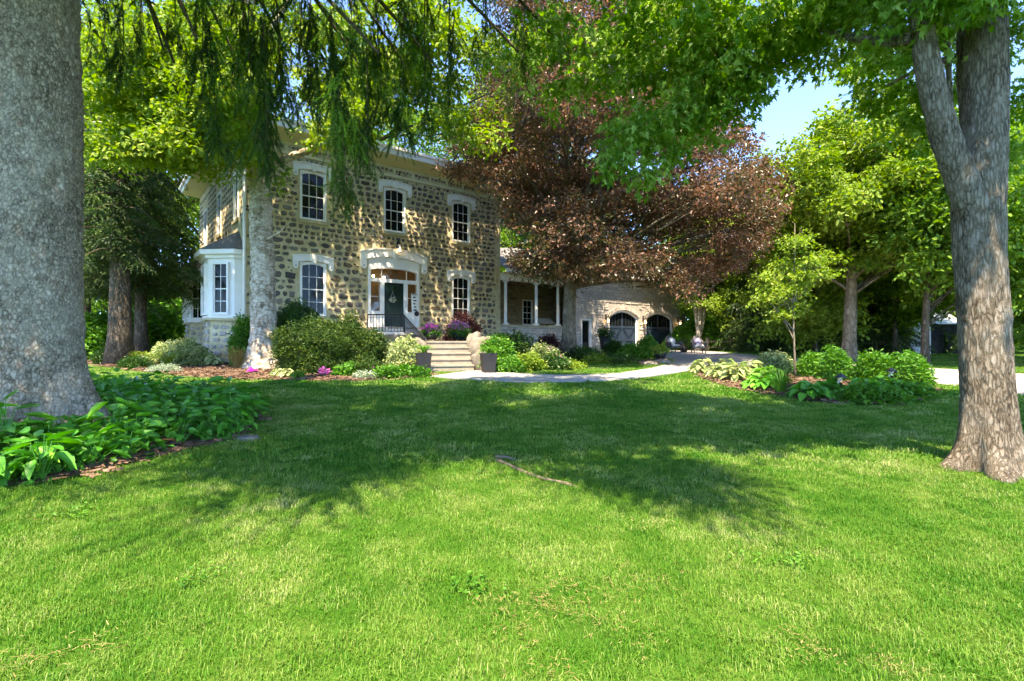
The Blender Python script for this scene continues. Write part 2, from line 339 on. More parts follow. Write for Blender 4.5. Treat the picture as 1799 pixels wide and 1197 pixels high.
# ------------------------------------------------------------------ scatter with geometry nodes (foliage and grass only)
def make_collection(name, meshes):
    c = bpy.data.collections.new(name)
    for i, me in enumerate(meshes):
        o = bpy.data.objects.new('%s_%02d' % (name, i), me); c.objects.link(o)
    return c
NG = {}
def node_group(c):
    if c.name in NG: return NG[c.name]
    g = bpy.data.node_groups.new('scatter_' + c.name, 'GeometryNodeTree')
    g.interface.new_socket('Geometry', in_out='INPUT', socket_type='NodeSocketGeometry')
    g.interface.new_socket('Geometry', in_out='OUTPUT', socket_type='NodeSocketGeometry')
    gi = g.nodes.new('NodeGroupInput'); go = g.nodes.new('NodeGroupOutput')
    ip = g.nodes.new('GeometryNodeInstanceOnPoints'); ci = g.nodes.new('GeometryNodeCollectionInfo')
    ci.inputs['Collection'].default_value = c; ci.inputs['Separate Children'].default_value = True; ci.inputs['Reset Children'].default_value = True
    ip.inputs['Pick Instance'].default_value = True
    def na(nm, ty):
        a = g.nodes.new('GeometryNodeInputNamedAttribute'); a.data_type = ty; a.inputs['Name'].default_value = nm; return a.outputs['Attribute']
    L = g.links.new
    L(gi.outputs[0], ip.inputs['Points']); L(ci.outputs[0], ip.inputs['Instance'])
    L(na('rot', 'FLOAT_VECTOR'), ip.inputs['Rotation']); L(na('scl', 'FLOAT'), ip.inputs['Scale']); L(na('idx', 'INT'), ip.inputs['Instance Index'])
    L(ip.outputs[0], go.inputs[0]); NG[c.name] = g; return g
def scatter(name, c, pts, rot, scl, parent=None, kind='stuff', rng=None):
    pts = np.asarray(pts, np.float32); n = len(pts)
    me = bpy.data.meshes.new(name); me.vertices.add(n); me.vertices.foreach_set('co', pts.ravel())
    a = me.attributes.new('rot', 'FLOAT_VECTOR', 'POINT'); a.data.foreach_set('vector', np.asarray(rot, np.float32).ravel())
    a = me.attributes.new('scl', 'FLOAT', 'POINT'); a.data.foreach_set('value', np.asarray(scl, np.float32).ravel())
    rng = rng or np.random.default_rng(n)
    a = me.attributes.new('idx', 'INT', 'POINT'); a.data.foreach_set('value', rng.integers(0, len(c.objects), n).astype(np.int32))
    me.update()
    o = link(name, me, parent, kind=kind)
    md = o.modifiers.new('scatter', 'NODES'); md.node_group = node_group(c)
    return o

# ------------------------------------------------------------------ leaf shapes and clusters
MAPLE = [(0, 0), (0.12, 0.10), (0.42, 0.02), (0.22, 0.24), (0.56, 0.50), (0.17, 0.44), (0.18, 0.62), (0, 1.05)]
OVAL = [(0, 0), (0.22, 0.22), (0.30, 0.5), (0.18, 0.82), (0, 1.0)]
DIAM = [(0, 0), (0.34, 0.45), (0, 1.0)]
HEART = [(0, 0.02), (0.20, -0.04), (0.36, 0.14), (0.36, 0.40), (0.20, 0.72), (0, 1.0)]
LANCE = [(0, 0), (0.13, 0.25), (0.15, 0.5), (0.09, 0.8), (0, 1.0)]
def basis(d, up):
    d = d.normalized(); x = d.cross(up)
    if x.length < 1e-4: x = Vector((1, 0, 0))
    x.normalize(); return x, d, x.cross(d)
def leaf(mb, p, d, up, size, half, fold=0.25, curl=0.15, r=0.5):
    x, d, nrm = basis(d, up); v = []; n = len(half)
    for a, b in half: v.append(p + (x * a + d * b + nrm * (abs(a) * fold - curl * b * b)) * size)
    k = [half[i] for i in range(1, n - 1)]
    for a, b in k: v.append(p + (x * -a + d * b + nrm * (abs(a) * fold - curl * b * b)) * size)
    f1 = tuple(range(n)); f2 = (0, n - 1) + tuple(range(n + len(k) - 1, n - 1, -1))
    mb.add(v, [f1, f2], r)
def rdir(rng):
    a = rng.uniform(0, 2 * math.pi); return Vector((math.cos(a), math.sin(a), 0))
def leaf_cluster(seed, n, rad, size, half, matl, flat=0.45, droop=0.35, tilt=0.5, twig=True):
    rng = random.Random(seed); mb = MB()
    for i in range(n):
        d = rdir(rng); q = rad * math.sqrt(rng.random())
        p = d * q + Vector((0, 0, rng.gauss(0, flat * rad * 0.5) - 0.25 * q * q / rad))
        ld = (d * 0.6 + rdir(rng) * 0.8 + Vector((0, 0, -droop + rng.gauss(0, 0.25))))
        up = Vector((rng.gauss(0, tilt), rng.gauss(0, tilt), 1)).normalized()
        leaf(mb, p, ld, up, size * rng.uniform(0.7, 1.2), half, rng.uniform(0.05, 0.4), rng.uniform(0, 0.35), rng.random())
    return mb.mesh('leaf_cluster', matl)
def needle_spray(seed, L, matl, nlen=0.065, rows=34, side=8, wid=0.012, per=3):
    """a hanging, slightly wavy shoot with side shoots, covered in needles"""
    rng = random.Random(seed); mb = MB()
    def shoot(p0, d0, ln, k, nl):
        p = Vector(p0); d = Vector(d0); st = ln / k
        for i in range(k):
            d = (d + Vector((rng.gauss(0, .05), rng.gauss(0, .05), -0.06))).normalized()
            p = p + d * st
            for q in range(per):
                nd = (rdir(rng) + d * 0.9 + Vector((0, 0, rng.uniform(-.2, .2)))).normalized()
                x, _, nn = basis(nd, Vector((rng.gauss(0, 1), rng.gauss(0, 1), rng.gauss(0, 1))))
                w_ = wid * rng.uniform(.7, 1.3); l_ = nl * rng.uniform(.7, 1.2)
                mb.add([p - x * w_ * .5, p + x * w_ * .5, p + nd * l_], [(0, 1, 2)], min(1, max(0, rng.gauss(.35 + .4 * i / k, .18))))
    shoot((0, 0, 0), (rng.gauss(0, .12), rng.gauss(0, .12), -1), L, rows, nlen)
    for s_ in range(side):
        z = -L * rng.uniform(.02, .75); d = rdir(rng) * rng.uniform(.5, 1.1) + Vector((0, 0, -1))
        shoot((0, 0, z), d.normalized(), L * rng.uniform(.18, .42), int(rows * .35), nlen * .9)
    return mb.mesh('needle_spray', matl)
def needle_fan(seed, matl, L=0.8, wid=0.02, nlen=0.09):
    """flat drooping conifer branchlet for trees far off"""
    rng = random.Random(seed); mb = MB()
    for b in range(9):
        a = R(-70 + 140 * b / 8); d = Vector((math.cos(a), math.sin(a), -0.25)); ln = L * (0.55 + 0.45 * math.cos(a))
        for i in range(12):
            t = (i + 1) / 12; p = d * (ln * t) + Vector((0, 0, -0.35 * ln * t * t))
            for q in range(2):
                nd = (d + rdir(rng) * 0.9 + Vector((0, 0, rng.uniform(-.9, .1)))).normalized(); x, _, nn = basis(nd, Vector((rng.gauss(0, 1), rng.gauss(0, 1), 1)))
                mb.add([p - x * wid, p + x * wid, p + nd * nlen * rng.uniform(.8, 1.6)], [(0, 1, 2)], rng.random())
    return mb.mesh('needle_fan', matl)
def coll_leaf(name, k, *a, **kw): return make_collection(name, [leaf_cluster(i * 7 + 3, *a, **kw) for i in range(k)])
LC = {
    'maple': coll_leaf('maple_twig', 5, 17, 0.25, 0.115, MAPLE, M['maple'], 0.6, 0.75, 0.55),
    'maple_far': coll_leaf('maple_far_twig', 4, 22, 0.42, 0.17, OVAL, M['green'], 0.5, 0.35, 0.5),
    'beech': coll_leaf('beech_twig', 5, 26, 0.36, 0.105, OVAL, M['copper'], 0.4, 0.35, 0.5),
    'lime': coll_leaf('light_twig', 4, 24, 0.42, 0.16, OVAL, M['lime'], 0.45, 0.3, 0.5),
    'lime_small': coll_leaf('light_small_twig', 4, 22, 0.22, 0.085, OVAL, M['lime'], 0.35, 0.3, 0.4),
    'far': coll_leaf('far_twig', 4, 26, 0.75, 0.27, DIAM, M['green'], 0.55, 0.3, 0.55),
    'fardark': coll_leaf('far_dark_twig', 4, 26, 0.75, 0.25, DIAM, M['dgreen'], 0.55, 0.3, 0.55),
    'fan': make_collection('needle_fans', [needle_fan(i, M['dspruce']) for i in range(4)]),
    'spray': make_collection('needle_sprays', [needle_spray(i, 0.9 + 0.12 * i, M['spruce']) for i in range(6)]),
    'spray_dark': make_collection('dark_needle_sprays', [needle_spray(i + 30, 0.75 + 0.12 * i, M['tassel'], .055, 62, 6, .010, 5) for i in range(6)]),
    'yew': coll_leaf('yew_twig', 5, 46, 0.17, 0.085, LANCE, M['yew'], 0.9, -0.4, 0.7),
    'dgreen': coll_leaf('dark_twig', 4, 26, 0.16, 0.07, OVAL, M['dgreen'], 0.9, 0.0, 0.6),
    'bright': coll_leaf('bright_twig', 4, 22, 0.17, 0.09, OVAL, M['bright'], 0.8, 0.1, 0.5),
    'varieg': coll_leaf('varieg_twig', 4, 24, 0.17, 0.085, OVAL, M['varieg'], 0.8, 0.1, 0.5),
    'silver': coll_leaf('silver_twig', 3, 26, 0.12, 0.05, OVAL, M['silver'], 0.6, 0.0, 0.5),
    'peony': coll_leaf('peony_twig', 4, 22, 0.14, 0.10, LANCE, M['bright'], 0.9, 0.0, 0.5),
    'purple': coll_leaf('red_twig', 3, 24, 0.15, 0.07, OVAL, M['purple'], 0.8, 0.1, 0.5),
    'pink': coll_leaf('pink_flowers', 3, 30, 0.12, 0.065, OVAL, M['pink'], 0.7, -0.6, 0.5),
    'magenta': coll_leaf('magenta_flowers', 3, 30, 0.12, 0.065, OVAL, M['magenta'], 0.7, -0.6, 0.5),
    'whitefl': coll_leaf('white_flowers', 3, 14, 0.07, 0.04, OVAL, M['whitefl'], 0.7, -0.6, 0.5),
}

# ------------------------------------------------------------------ trees
def bez(a, b, c, n):
    a, b, c = Vector(a), Vector(b), Vector(c)
    return [a * (1 - t) ** 2 + b * 2 * t * (1 - t) + c * t * t for t in np.linspace(0, 1, n)]
def bough_points(rng, c, rad, n, thick, droop):
    th = rng.uniform(0, 2 * np.pi, n); q = rad * np.sqrt(rng.uniform(0, 1, n)) * (1 + 0.25 * np.sin(3 * th + rng.uniform(0, 6)))
    z = rng.normal(0, thick, n) - droop * (q / rad) ** 2
    return np.stack([c[0] + q * np.cos(th), c[1] + q * np.sin(th), c[2] + z], 1)
def rand_rot(rng, n, tilt=0.5): return np.stack([rng.normal(0, tilt, n), rng.normal(0, tilt, n), rng.uniform(0, 2 * np.pi, n)], 1)
def trunk_tube(mb, pts, rad, seg=14, wob=0.10):
    mb.tube(pts, rad, seg, wob=wob, sc_=2.2); return mb
def tree(name, label, base, crown_c, crown_r, coll, bark, tr, nb, per, seed, group=None, br=0.30, droop=0.35, thick=0.22, scale=(0.8, 1.3), lean=(0, 0), top=None, shell=0.55, limbs=True, fork=None, cut=None, cat='tree', pfilter=None):
    rng = np.random.default_rng(seed); rg = random.Random(seed)
    bz = Tz(*base); o = thing(name, label, cat, (base[0], base[1], bz), 0, group)
    cc = np.array([crown_c[0] - base[0], crown_c[1] - base[1], crown_c[2] - bz]); cr = np.array(crown_r)
    topz = top if top else cc[2] + cr[2] * 0.5
    k = 10; tp = []
    for i in range(k):
        t = i / (k - 1); tp.append(Vector((lean[0] * t * t + cc[0] * 0.5 * t * t + 0.04 * math.sin(5 * t + seed), lean[1] * t * t + cc[1] * 0.5 * t * t, -0.15 + (topz + 0.15) * t)))
    rad = [tr * (1.35 if i == 0 else 1.0) * (1 - 0.72 * i / (k - 1)) for i in range(k)]
    mb = MB(); trunk_tube(mb, tp, rad)
    if fork:
        for a in fork: trunk_tube(mb, bez((0, 0, a[2]), (a[0] * .3, a[1] * .3, a[2] + a[3] * .5), (a[0], a[1], a[2] + a[3]), 8), [tr * .75 * (1 - .6 * i / 7) for i in range(8)], 10)
    mb.build('trunk', M[bark], o, True)
    bs = []; tries = 0
    while len(bs) < nb and tries < nb * 60:
        tries += 1
        d = rng.normal(size=3); d /= np.linalg.norm(d); q = rng.uniform(shell, 1.0)
        p = cc + d * q * cr
        if cut and not cut(p + np.array([base[0], base[1], bz])): continue
        if p[2] < 0.8: continue
        if pfilter and not pfilter((p + np.array([base[0], base[1], bz]))[None, :], rng)[0]: continue
        if all(np.linalg.norm((p - b) / cr) > 0.62 / nb ** (1 / 3.) * 1.6 for b in bs) or tries > nb * 40: bs.append(p)
    allp = []
    lm = MB()
    for b in bs:
        R_ = br * cr[0] * rng.uniform(0.7, 1.2)
        allp.append(bough_points(rng, b, R_, int(per * rng.uniform(.7, 1.3)), thick * R_, droop * R_))
        if limbs:
            hz = min(max(b[2] - 0.45 * np.linalg.norm(b[:2]) - 0.5, topz * 0.22), topz * 0.95); t = hz / topz
            i = min(k - 2, int(t * (k - 1))); st = tp[i].lerp(tp[i + 1], t * (k - 1) - i)
            e = Vector(b); md = st.lerp(e, 0.5) + Vector((0, 0, 0.10 * (e - st).length))
            r0 = max(0.02, rad[i] * 0.30); lm.tube(bez(st, md, e, 6), [r0 * (1 - .75 * j / 5) for j in range(6)], 5, cap=False)
            for _ in range(2):
                q = e + Vector((rg.gauss(0, R_ * .5), rg.gauss(0, R_ * .5), rg.gauss(0, .2)))
                lm.tube(bez(st.lerp(e, .6), st.lerp(q, .8), q, 4), [r0 * .4, r0 * .3, r0 * .2, r0 * .1], 4, cap=False)
    if limbs and lm.v: lm.build('limbs', M[bark], o, True, kind='stuff')
    A = np.concatenate(allp)
    if pfilter: A = A[pfilter(A + np.array([base[0], base[1], bz]), rng)]
    n = len(A)
    scatter('crown', LC[coll], A, rand_rot(rng, n), rng.uniform(*scale, n), o, rng=rng)
    return o
def conifer(name, label, base, h, r0, tr, seed, group=None, z0=1.0, coll='fan', bark='brown_bark', cat='tree', dens=1.0):
    rng = np.random.default_rng(seed); bz = Tz(*base); o = thing(name, label, cat, (base[0], base[1], bz), 0, group)
    mb = MB(); tp = [(0.05 * math.sin(i + seed), 0, -0.2 + (h + .2) * i / 9) for i in range(10)]
    trunk_tube(mb, tp, [tr * (1.3 if i == 0 else 1) * (1 - .9 * i / 9) for i in range(10)]); mb.build('trunk', M[bark], o, True)
    pts = []; rots = []; scl = []; lm = MB(); z = z0
    while z < h - .3:
        f = 1 - (z - z0) / (h - z0); rr = r0 * (0.15 + .85 * f) * rng.uniform(.75, 1.1); nb = 5 + int(3 * f); a0 = rng.uniform(0, 6)
        for b in range(nb):
            a = a0 + 2 * math.pi * b / nb + rng.uniform(-.3, .3); L = rr * rng.uniform(.75, 1.1)
            pe = Vector((L * math.cos(a), L * math.sin(a), z - .28 * L)); lm.tube(bez((0, 0, z), (pe.x * .5, pe.y * .5, z + .02), pe, 5), [.035, .03, .022, .015, .006], 4, cap=False)
            m = max(2, int(L * 2.8 * dens))
            for i in range(m):
                t = (i + rng.uniform(.3, 1)) / m; q = L * t
                pts.append((q * math.cos(a), q * math.sin(a), z + .02 - .30 * L * t * t)); rots.append((rng.normal(0, .15), .25 + rng.normal(0, .15), a + rng.normal(0, .5))); scl.append(rng.uniform(.7, 1.2))
        z += rng.uniform(.30, .5)
    lm.build('limbs', M[bark], o, True, kind='stuff'); scatter('crown', LC[coll], pts, rots, scl, o, rng=rng); return o

# ------------------------------------------------------------------ shrubs and clump plants
def shrub(name, label, loc, r, coll, n, seed, group=None, cat='shrub', z=None, flowers=None, lump=0.25, scale=(0.8, 1.25), stem=True):
    rng = np.random.default_rng(seed); bz = Tz(*loc) if z is None else z
    o = thing(name, label, cat, (loc[0], loc[1], bz), 0, group)
    d = rng.normal(size=(n, 3)); d /= np.linalg.norm(d, axis=1)[:, None]; d[:, 2] = np.abs(d[:, 2]) * 1.0 - 0.12 * rng.uniform(0, 1, n)
    lum = np.array([noise.noise(Vector(v) * 2.2 + Vector((seed, 0, 0))) for v in d])
    q = (1 + lump * lum) * rng.uniform(0.72, 1.0, n) ** 0.5
    A = d * q[:, None] * np.array([r[0], r[1], r[2]]) + np.array([0, 0, 0.05 + 0.08 * r[2]])
    A[:, 2] = np.maximum(A[:, 2], 0.04)
    rot = rand_rot(rng, n, 0.5); rot[:, 1] += 0.0
    if stem:
        mb = MB(); rg = random.Random(seed)
        for i in range(9):
            a = rg.uniform(0, 6.28); e = (r[0] * .6 * math.cos(a), r[1] * .6 * math.sin(a), r[2] * .75)
            mb.tube(bez((e[0] * .1, e[1] * .1, -.05), (e[0] * .3, e[1] * .3, r[2] * .4), e, 5), [.018, .015, .012, .009, .004], 5, cap=False)
        mb.build('stems', M['twig'], o, True)
    scatter('foliage', LC[coll], A, rot, rng.uniform(*scale, n), o, rng=rng)
    if flowers:
        fc, fn = flowers; i = rng.choice(n, min(fn, n), replace=False); i = i[A[i][:, 2] > r[2] * .45] if (A[i][:, 2] > r[2] * .45).any() else i
        scatter('flowers', LC[fc], A[i] * 1.06, rand_rot(rng, len(i), .3), rng.uniform(.8, 1.3, len(i)), o, rng=rng)
    return o
def strap(mb, rng, base, a, L, wid, h, r, seg=6, fall=0.5):
    d = Vector((math.cos(a), math.sin(a), 0)); x = Vector((-d.y, d.x, 0)); v = []; f = []
    for i in range(seg + 1):
        t = i / seg; p = Vector(base) + d * (L * t ** 1.2) + Vector((0, 0, h * (2.0 * t - (1 + fall) * t * t)))
        w_ = wid * (1 - t ** 2.2) * (0.5 + 0.5 * min(1, t * 5)) + 0.0008
        v += [p - x * w_, p + Vector((0, 0, -.35 * w_)), p + x * w_]
        if i: o = (i - 1) * 3; f += [(o, o + 1, o + 4, o + 3), (o + 1, o + 2, o + 5, o + 4)]
    mb.add(v, f, r)
def clump_mesh(seed, n, L, wid, h, matl, fall=0.5, spread=0.08, smooth=True):
    rng = random.Random(seed); mb = MB()
    for i in range(n):
        a = rng.uniform(0, 6.28); q = spread * math.sqrt(rng.random())
        strap(mb, rng, (q * math.cos(a), q * math.sin(a), 0), a + rng.gauss(0, .4), L * rng.uniform(.35, 1.1), wid * rng.uniform(.7, 1.2), h * rng.uniform(.6, 1.15), rng.random(), fall=fall)
    return mb.mesh('leaves', matl, smooth)
def hosta_mesh(seed, n, rad, h, size, matl, half=HEART):
    rng = random.Random(seed); mb = MB()
    for i in range(n):
        a = 2.399 * i + rng.uniform(-.3, .3); t = math.sqrt((i + .5) / n); q = rad * t
        p = Vector((q * math.cos(a) * .75, q * math.sin(a) * .75, h * (1 - .62 * t * t) * rng.uniform(.8, 1.1)))
        d = Vector((math.cos(a), math.sin(a), .35 - .75 * t + rng.gauss(0, .12))); up = Vector((math.cos(a) * -.1 + rng.gauss(0, .2), rng.gauss(0, .2), 1))
        leaf(mb, p, d, up, size * rng.uniform(.75, 1.2), half, .22, rng.uniform(.15, .5), rng.random())
        mb.tube([(0, 0, 0), p * .6 + Vector((0, 0, h * .1)), p], [.006, .005, .004], 3, cap=False, r=.2)
    return mb.mesh('leaves', matl)
def plant(name, label, loc, me, s=1.0, rz=0.0, group=None, cat='plant', z=None):
    o = thing(name, label, cat, (loc[0], loc[1], (Tz(*loc) if z is None else z) + 0.02), rz, group)
    c = link('leaves', me, o); c.scale = (s, s, s); c['kind'] = 'stuff'
    return o

# ------------------------------------------------------------------ beds, paths, ground
STAIR_L = (-2.62, 16.25); SA = R(15)
def SW(a, b): return (STAIR_L[0] + math.cos(SA) * a - math.sin(SA) * b, STAIR_L[1] + math.sin(SA) * a + math.cos(SA) * b)
BED_SPRUCE = GP((-330, 900), (-100, 872), (0, 858), (100, 846), (230, 816), (330, 790), (428, 768), (452, 735), (440, 712), (300, 698), (160, 690)) + [(-9.5, 9.0), (-13, 7.5)]
BED_HOUSE = [(-34, 22)] + GP((-60, 642), (60, 642), (150, 643), (200, 647), (260, 656), (330, 664), (430, 669), (560, 671), (660, 671), (757, 664)) + [SW(0, 0.1), SW(0, 2.5), FC(-1.4, 0.1), FC(-6.5, 0.1), FC(-6.5, 13), (-34, 34)]
BED_PORCH = [SW(1.5, 0.2)] + GP((850, 653), (880, 652), (930, 644), (1010, 638), (1100, 639), (1140, 642), (1166, 638), (1172, 628)) + [FC(14.2, -0.9), FC(11.8, -0.9), FC(11.7, 0.1), FC(1.2, 0.1), SW(1.5, 2.4)]
BED_ISLAND = GP((1212, 655), (1250, 672), (1300, 687), (1400, 704), (1480, 712), (1560, 713), (1610, 704), (1640, 690), (1632, 679), (1560, 668), (1480, 655), (1400, 648), (1300, 643), (1230, 644))
W_NEAR = [(752, 664), (830, 670), (900, 673.5), (960, 674.5), (1040, 672.5), (1120, 667), (1180, 659), (1232, 648)]
W_FAR = [(838, 652), (880, 656), (920, 659), (970, 661), (1030, 661), (1090, 658), (1140, 650), (1180, 639)]
DRIVE = [FC(14.6, -1.0), FC(23.6, -1.0)] + GP((1215, 614), (1290, 621), (1400, 631), (1500, 638), (1600, 645), (1700, 651), (1900, 664), (1900, 712), (1700, 681), (1620, 672), (1560, 666), (1480, 655), (1400, 648), (1300, 643), (1232, 647), (1180, 639), (1172, 630))
def sample_line(pts, n):
    p = np.array(pts, float); d = np.concatenate([[0], np.cumsum(np.linalg.norm(np.diff(p, axis=0), axis=1))]); t = np.linspace(0, d[-1], n)
    return np.stack([np.interp(t, d, p[:, 0]), np.interp(t, d, p[:, 1])], 1)
def smooth_poly(poly, k=2):
    p = np.array(poly, float)
    for _ in range(k):
        q = np.roll(p, -1, 0); p = np.stack([p * .75 + q * .25, p * .25 + q * .75], 1).reshape(-1, 2)
    return [tuple(x) for x in p]
def drape(name, poly, matl, off, step=0.5, rough=0.0, kind='structure', edge=None):
    poly = [Vector(p) for p in poly]; xs = [p.x for p in poly]; ys = [p.y for p in poly]
    gx, gy = np.meshgrid(np.arange(min(xs), max(xs), step), np.arange(min(ys), max(ys), step)); gx = gx.ravel() + 0.13; gy = gy.ravel() + 0.07
    k = inpoly(gx, gy, [tuple(p) for p in poly]); n = len(poly)
    vs = list(poly) + [Vector((a, b)) for a, b in zip(gx[k], gy[k])]
    r = delaunay_2d_cdt(vs, [(i, (i + 1) % n) for i in range(n)], [tuple(range(n))], 1, 1e-5)
    v = []
    for i, p in enumerate(r[0]):
        z = Tz(p.x, p.y) + off + (rough * noise.noise((p.x * 2.3, p.y * 2.3, 1.7)) if rough else 0)
        v.append((p.x, p.y, z))
    mb = MB(); f = [tuple(q) for q in r[2]]; mb.add(v, f)
    if edge:                                        # the cut edge goes down into the soil
        m = len(mb.v); loop = [i for i, p in enumerate(poly)]
        mb.add([(p.x, p.y, Tz(p.x, p.y) + off) for p in poly] + [(p.x, p.y, Tz(p.x, p.y) - edge) for p in poly], [(i, (i + 1) % n, (i + 1) % n + n, i + n) for i in range(n)])
    o = mb.build(name, matl); o['kind'] = kind
    return o
BED_HOUSE = smooth_poly(BED_HOUSE, 1); BED_ISLAND = smooth_poly(BED_ISLAND, 2); BED_SPRUCE = smooth_poly(BED_SPRUCE, 2); BED_PORCH = smooth_poly(BED_PORCH, 1)

gx = np.unique(np.concatenate([np.arange(-30, 30.1, .6), np.linspace(-60, -30, 16), np.linspace(30, 60, 16), [-900, -400, -200, -110, 110, 200, 400, 900]]))
gy = np.unique(np.concatenate([np.arange(-4, 44.1, .6), np.linspace(44, 90, 16), [-900, -300, -90, -30, -12, 150, 300, 700, 1500]]))
X, Y = np.meshgrid(gx, gy); Z = T(X, Y)
nx, ny = len(gx), len(gy)
me = bpy.data.meshes.new('ground')
me.from_pydata(np.stack([X.ravel(), Y.ravel(), Z.ravel()], 1).tolist(), [], [(j * nx + i, j * nx + i + 1, (j + 1) * nx + i + 1, (j + 1) * nx + i) for j in range(ny - 1) for i in range(nx - 1)])
me.materials.append(M['soil']); me.polygons.foreach_set('use_smooth', [True] * len(me.polygons))
structure(link('ground', me))
drape('flower_bed', BED_HOUSE, M['mulch'], 0.03, 0.4, 0.03)
drape('flower_bed', BED_PORCH, M['mulch'], 0.03, 0.4, 0.03)
drape('flower_bed', BED_ISLAND, M['mulch'], 0.035, 0.3, 0.03)
drape('flower_bed', BED_SPRUCE, M['mulch'], 0.02, 0.3, 0.02)
drape('driveway', DRIVE, M['asphalt'], 0.014, 0.6)
# the concrete walk, slab by slab
wa = sample_line([G(*p) for p in W_NEAR], 29); wb = sample_line([G(*p) for p in W_FAR], 29)
walk = structure(link('walkway', None, None, (0, 0, 0)))
WALK = [tuple(p) for p in wa] + [tuple(p) for p in wb[::-1]]
for i in range(0, 28, 4):
    mb = MB(); a = wa[i:i + 5].copy(); b = wb[i:i + 5].copy()
    a[0] += (a[1] - a[0]) * .012; b[0] += (b[1] - b[0]) * .012; a[-1] += (a[-2] - a[-1]) * .012; b[-1] += (b[-2] - b[-1]) * .012
    top = [(x, y, Tz(x, y) + .05) for x, y in list(a) + list(b[::-1])]; n = len(top)
    mb.add(top + [(x, y, z - .12) for x, y, z in top], [(k, k + 1, n - 2 - k, n - 1 - k) for k in range(4)] + [(k, (k + 1) % n, (k + 1) % n + n, k + n) for k in range(n)])
    mb.build('slab', M['concrete'], walk)

# ------------------------------------------------------------------ grass
def blade_patch(seed, size, n, ln, wid):
    rng = random.Random(seed); mb = MB()
    for i in range(n):
        p = Vector((rng.uniform(-.5, .5) * size, rng.uniform(-.5, .5) * size, -0.005)); a = rng.uniform(0, 6.28); d = Vector((math.cos(a), math.sin(a), 0)); x = Vector((-d.y, d.x, 0))
        l = ln * rng.uniform(.45, 1.25); b = rng.uniform(.1, .9) if rng.random() > .12 else 1.5; w_ = wid * rng.uniform(.6, 1.2)
        p1 = p + d * l * b * .25 + Vector((0, 0, l * .55)); p2 = p + d * l * b * .85 + Vector((0, 0, l * max(.25, 1 - .45 * b)))
        mb.add([p - x * w_, p + x * w_, p1 + x * w_ * .8, p1 - x * w_ * .8, p2], [(0, 1, 2, 3), (3, 2, 4)], min(1, max(0, rng.gauss(.42, .24))))
    return mb.mesh('blades', M['grass'])
GN = make_collection('grass_near', [blade_patch(i, .22, 170, .046, .0019) for i in range(6)])
GM = make_collection('grass_mid', [blade_patch(i + 20, .36, 200, .05, .0036) for i in range(5)])
GF = make_collection('grass_far', [blade_patch(i + 40, .60, 210, .06, .008) for i in range(4)])
EXC = [BED_HOUSE, BED_PORCH, BED_ISLAND, BED_SPRUCE, WALK, DRIVE, [FC(-6.6, 0), FC(6.6, 0), FC(6.6, 13), FC(-6.6, 13)], [FC(6.6, 0), FC(24, -1), FC(24, 10), FC(6.6, 10)], [SW(-.1, -.05), SW(1.6, -.05), SW(1.6, 3), SW(-.1, 3)]]
BARE = [(*G(1075, 1062), .16), (*G(985, 1090), .2), (*G(1585, 1175), .12), (*G(1010, 1115), .12), (*G(930, 835), .1), (*G(80, 1170), .1)]
def lawn(name, coll, y0, y1, cell, seed, xm=1.12, pad=1.5):
    rng = np.random.default_rng(seed); ys = np.arange(y0, y1, cell); pts = []
    for y in ys:
        hw = xm * y + pad; x = np.arange(-hw, hw, cell); pts.append(np.stack([x + rng.uniform(-.5, .5, len(x)) * cell, y + rng.uniform(-.5, .5, len(x)) * cell], 1))
    A = np.concatenate(pts); k = np.ones(len(A), bool)
    for e in EXC: k &= ~inpoly(A[:, 0], A[:, 1], e)
    s = rng.uniform(.8, 1.15, len(A))
    for bx, by, br_ in BARE: s *= np.clip(np.hypot(A[:, 0] - bx, (A[:, 1] - by)) / (br_ * 2.2) + .5, .6, 1)
    k &= np.hypot(A[:, 0] - 5.02, A[:, 1] - 5.3) > .31
    A = A[k]; s = s[k]; n = len(A)
    return np.column_stack([A, T(A[:, 0], A[:, 1])]), np.stack([rng.normal(0, .06, n), rng.normal(0, .06, n), rng.uniform(0, 6.28, n)], 1), s
for c_, y0, y1, cell, sd_ in ((GN, 1.2, 5.6, .115, 1), (GM, 5.5, 10.5, .17, 2), (GF, 10.3, 36, .26, 3)):
    p_, r_, s_ = lawn('grass', c_, y0, y1, cell, sd_)
    o = scatter('grass', c_, p_, r_, s_)
    o['label'] = ['near short sunlit grass of the front lawn', 'mown grass in the tree shade across the mid lawn', 'distant mown grass by the walk and flower beds'][sd_ - 1]; o['category'] = 'grass'

def thatch_patch(seed, n, matl, ln, size):
    rng = random.Random(seed); mb = MB()
    for i in range(n):
        p = Vector((rng.gauss(0, size), rng.gauss(0, size), .012)); a = rng.uniform(0, 6.28); d = Vector((math.cos(a), math.sin(a), rng.uniform(-.05, .35))); x = Vector((-d.y, d.x, 0)); l = ln * rng.uniform(.5, 1.3)
        mb.add([p - x * .0022, p + x * .0022, p + d * l + x * .0012, p + d * l - x * .0012], [(0, 1, 2, 3)], rng.random())
    return mb.mesh('thatch', matl)
TH = make_collection('dry_thatch', [thatch_patch(i, 34, M['straw'], .026, .08) for i in range(4)])
rng_ = np.random.default_rng(8); tp_ = []
for bx, by, br_ in BARE:
    for q in range(int(4 * br_ / .12)): tp_.append((bx + rng_.normal(0, br_ * 1.7), by + rng_.normal(0, br_ * 1.0)))
for q in range(6): y = rng_.uniform(2.8, 8); tp_.append((rng_.uniform(-1.05, 1.05) * y, y))
tp_ = np.array(tp_); k_ = np.ones(len(tp_), bool)
for e_ in EXC: k_ &= ~inpoly(tp_[:, 0], tp_[:, 1], e_)
tp_ = tp_[k_]; n_ = len(tp_)
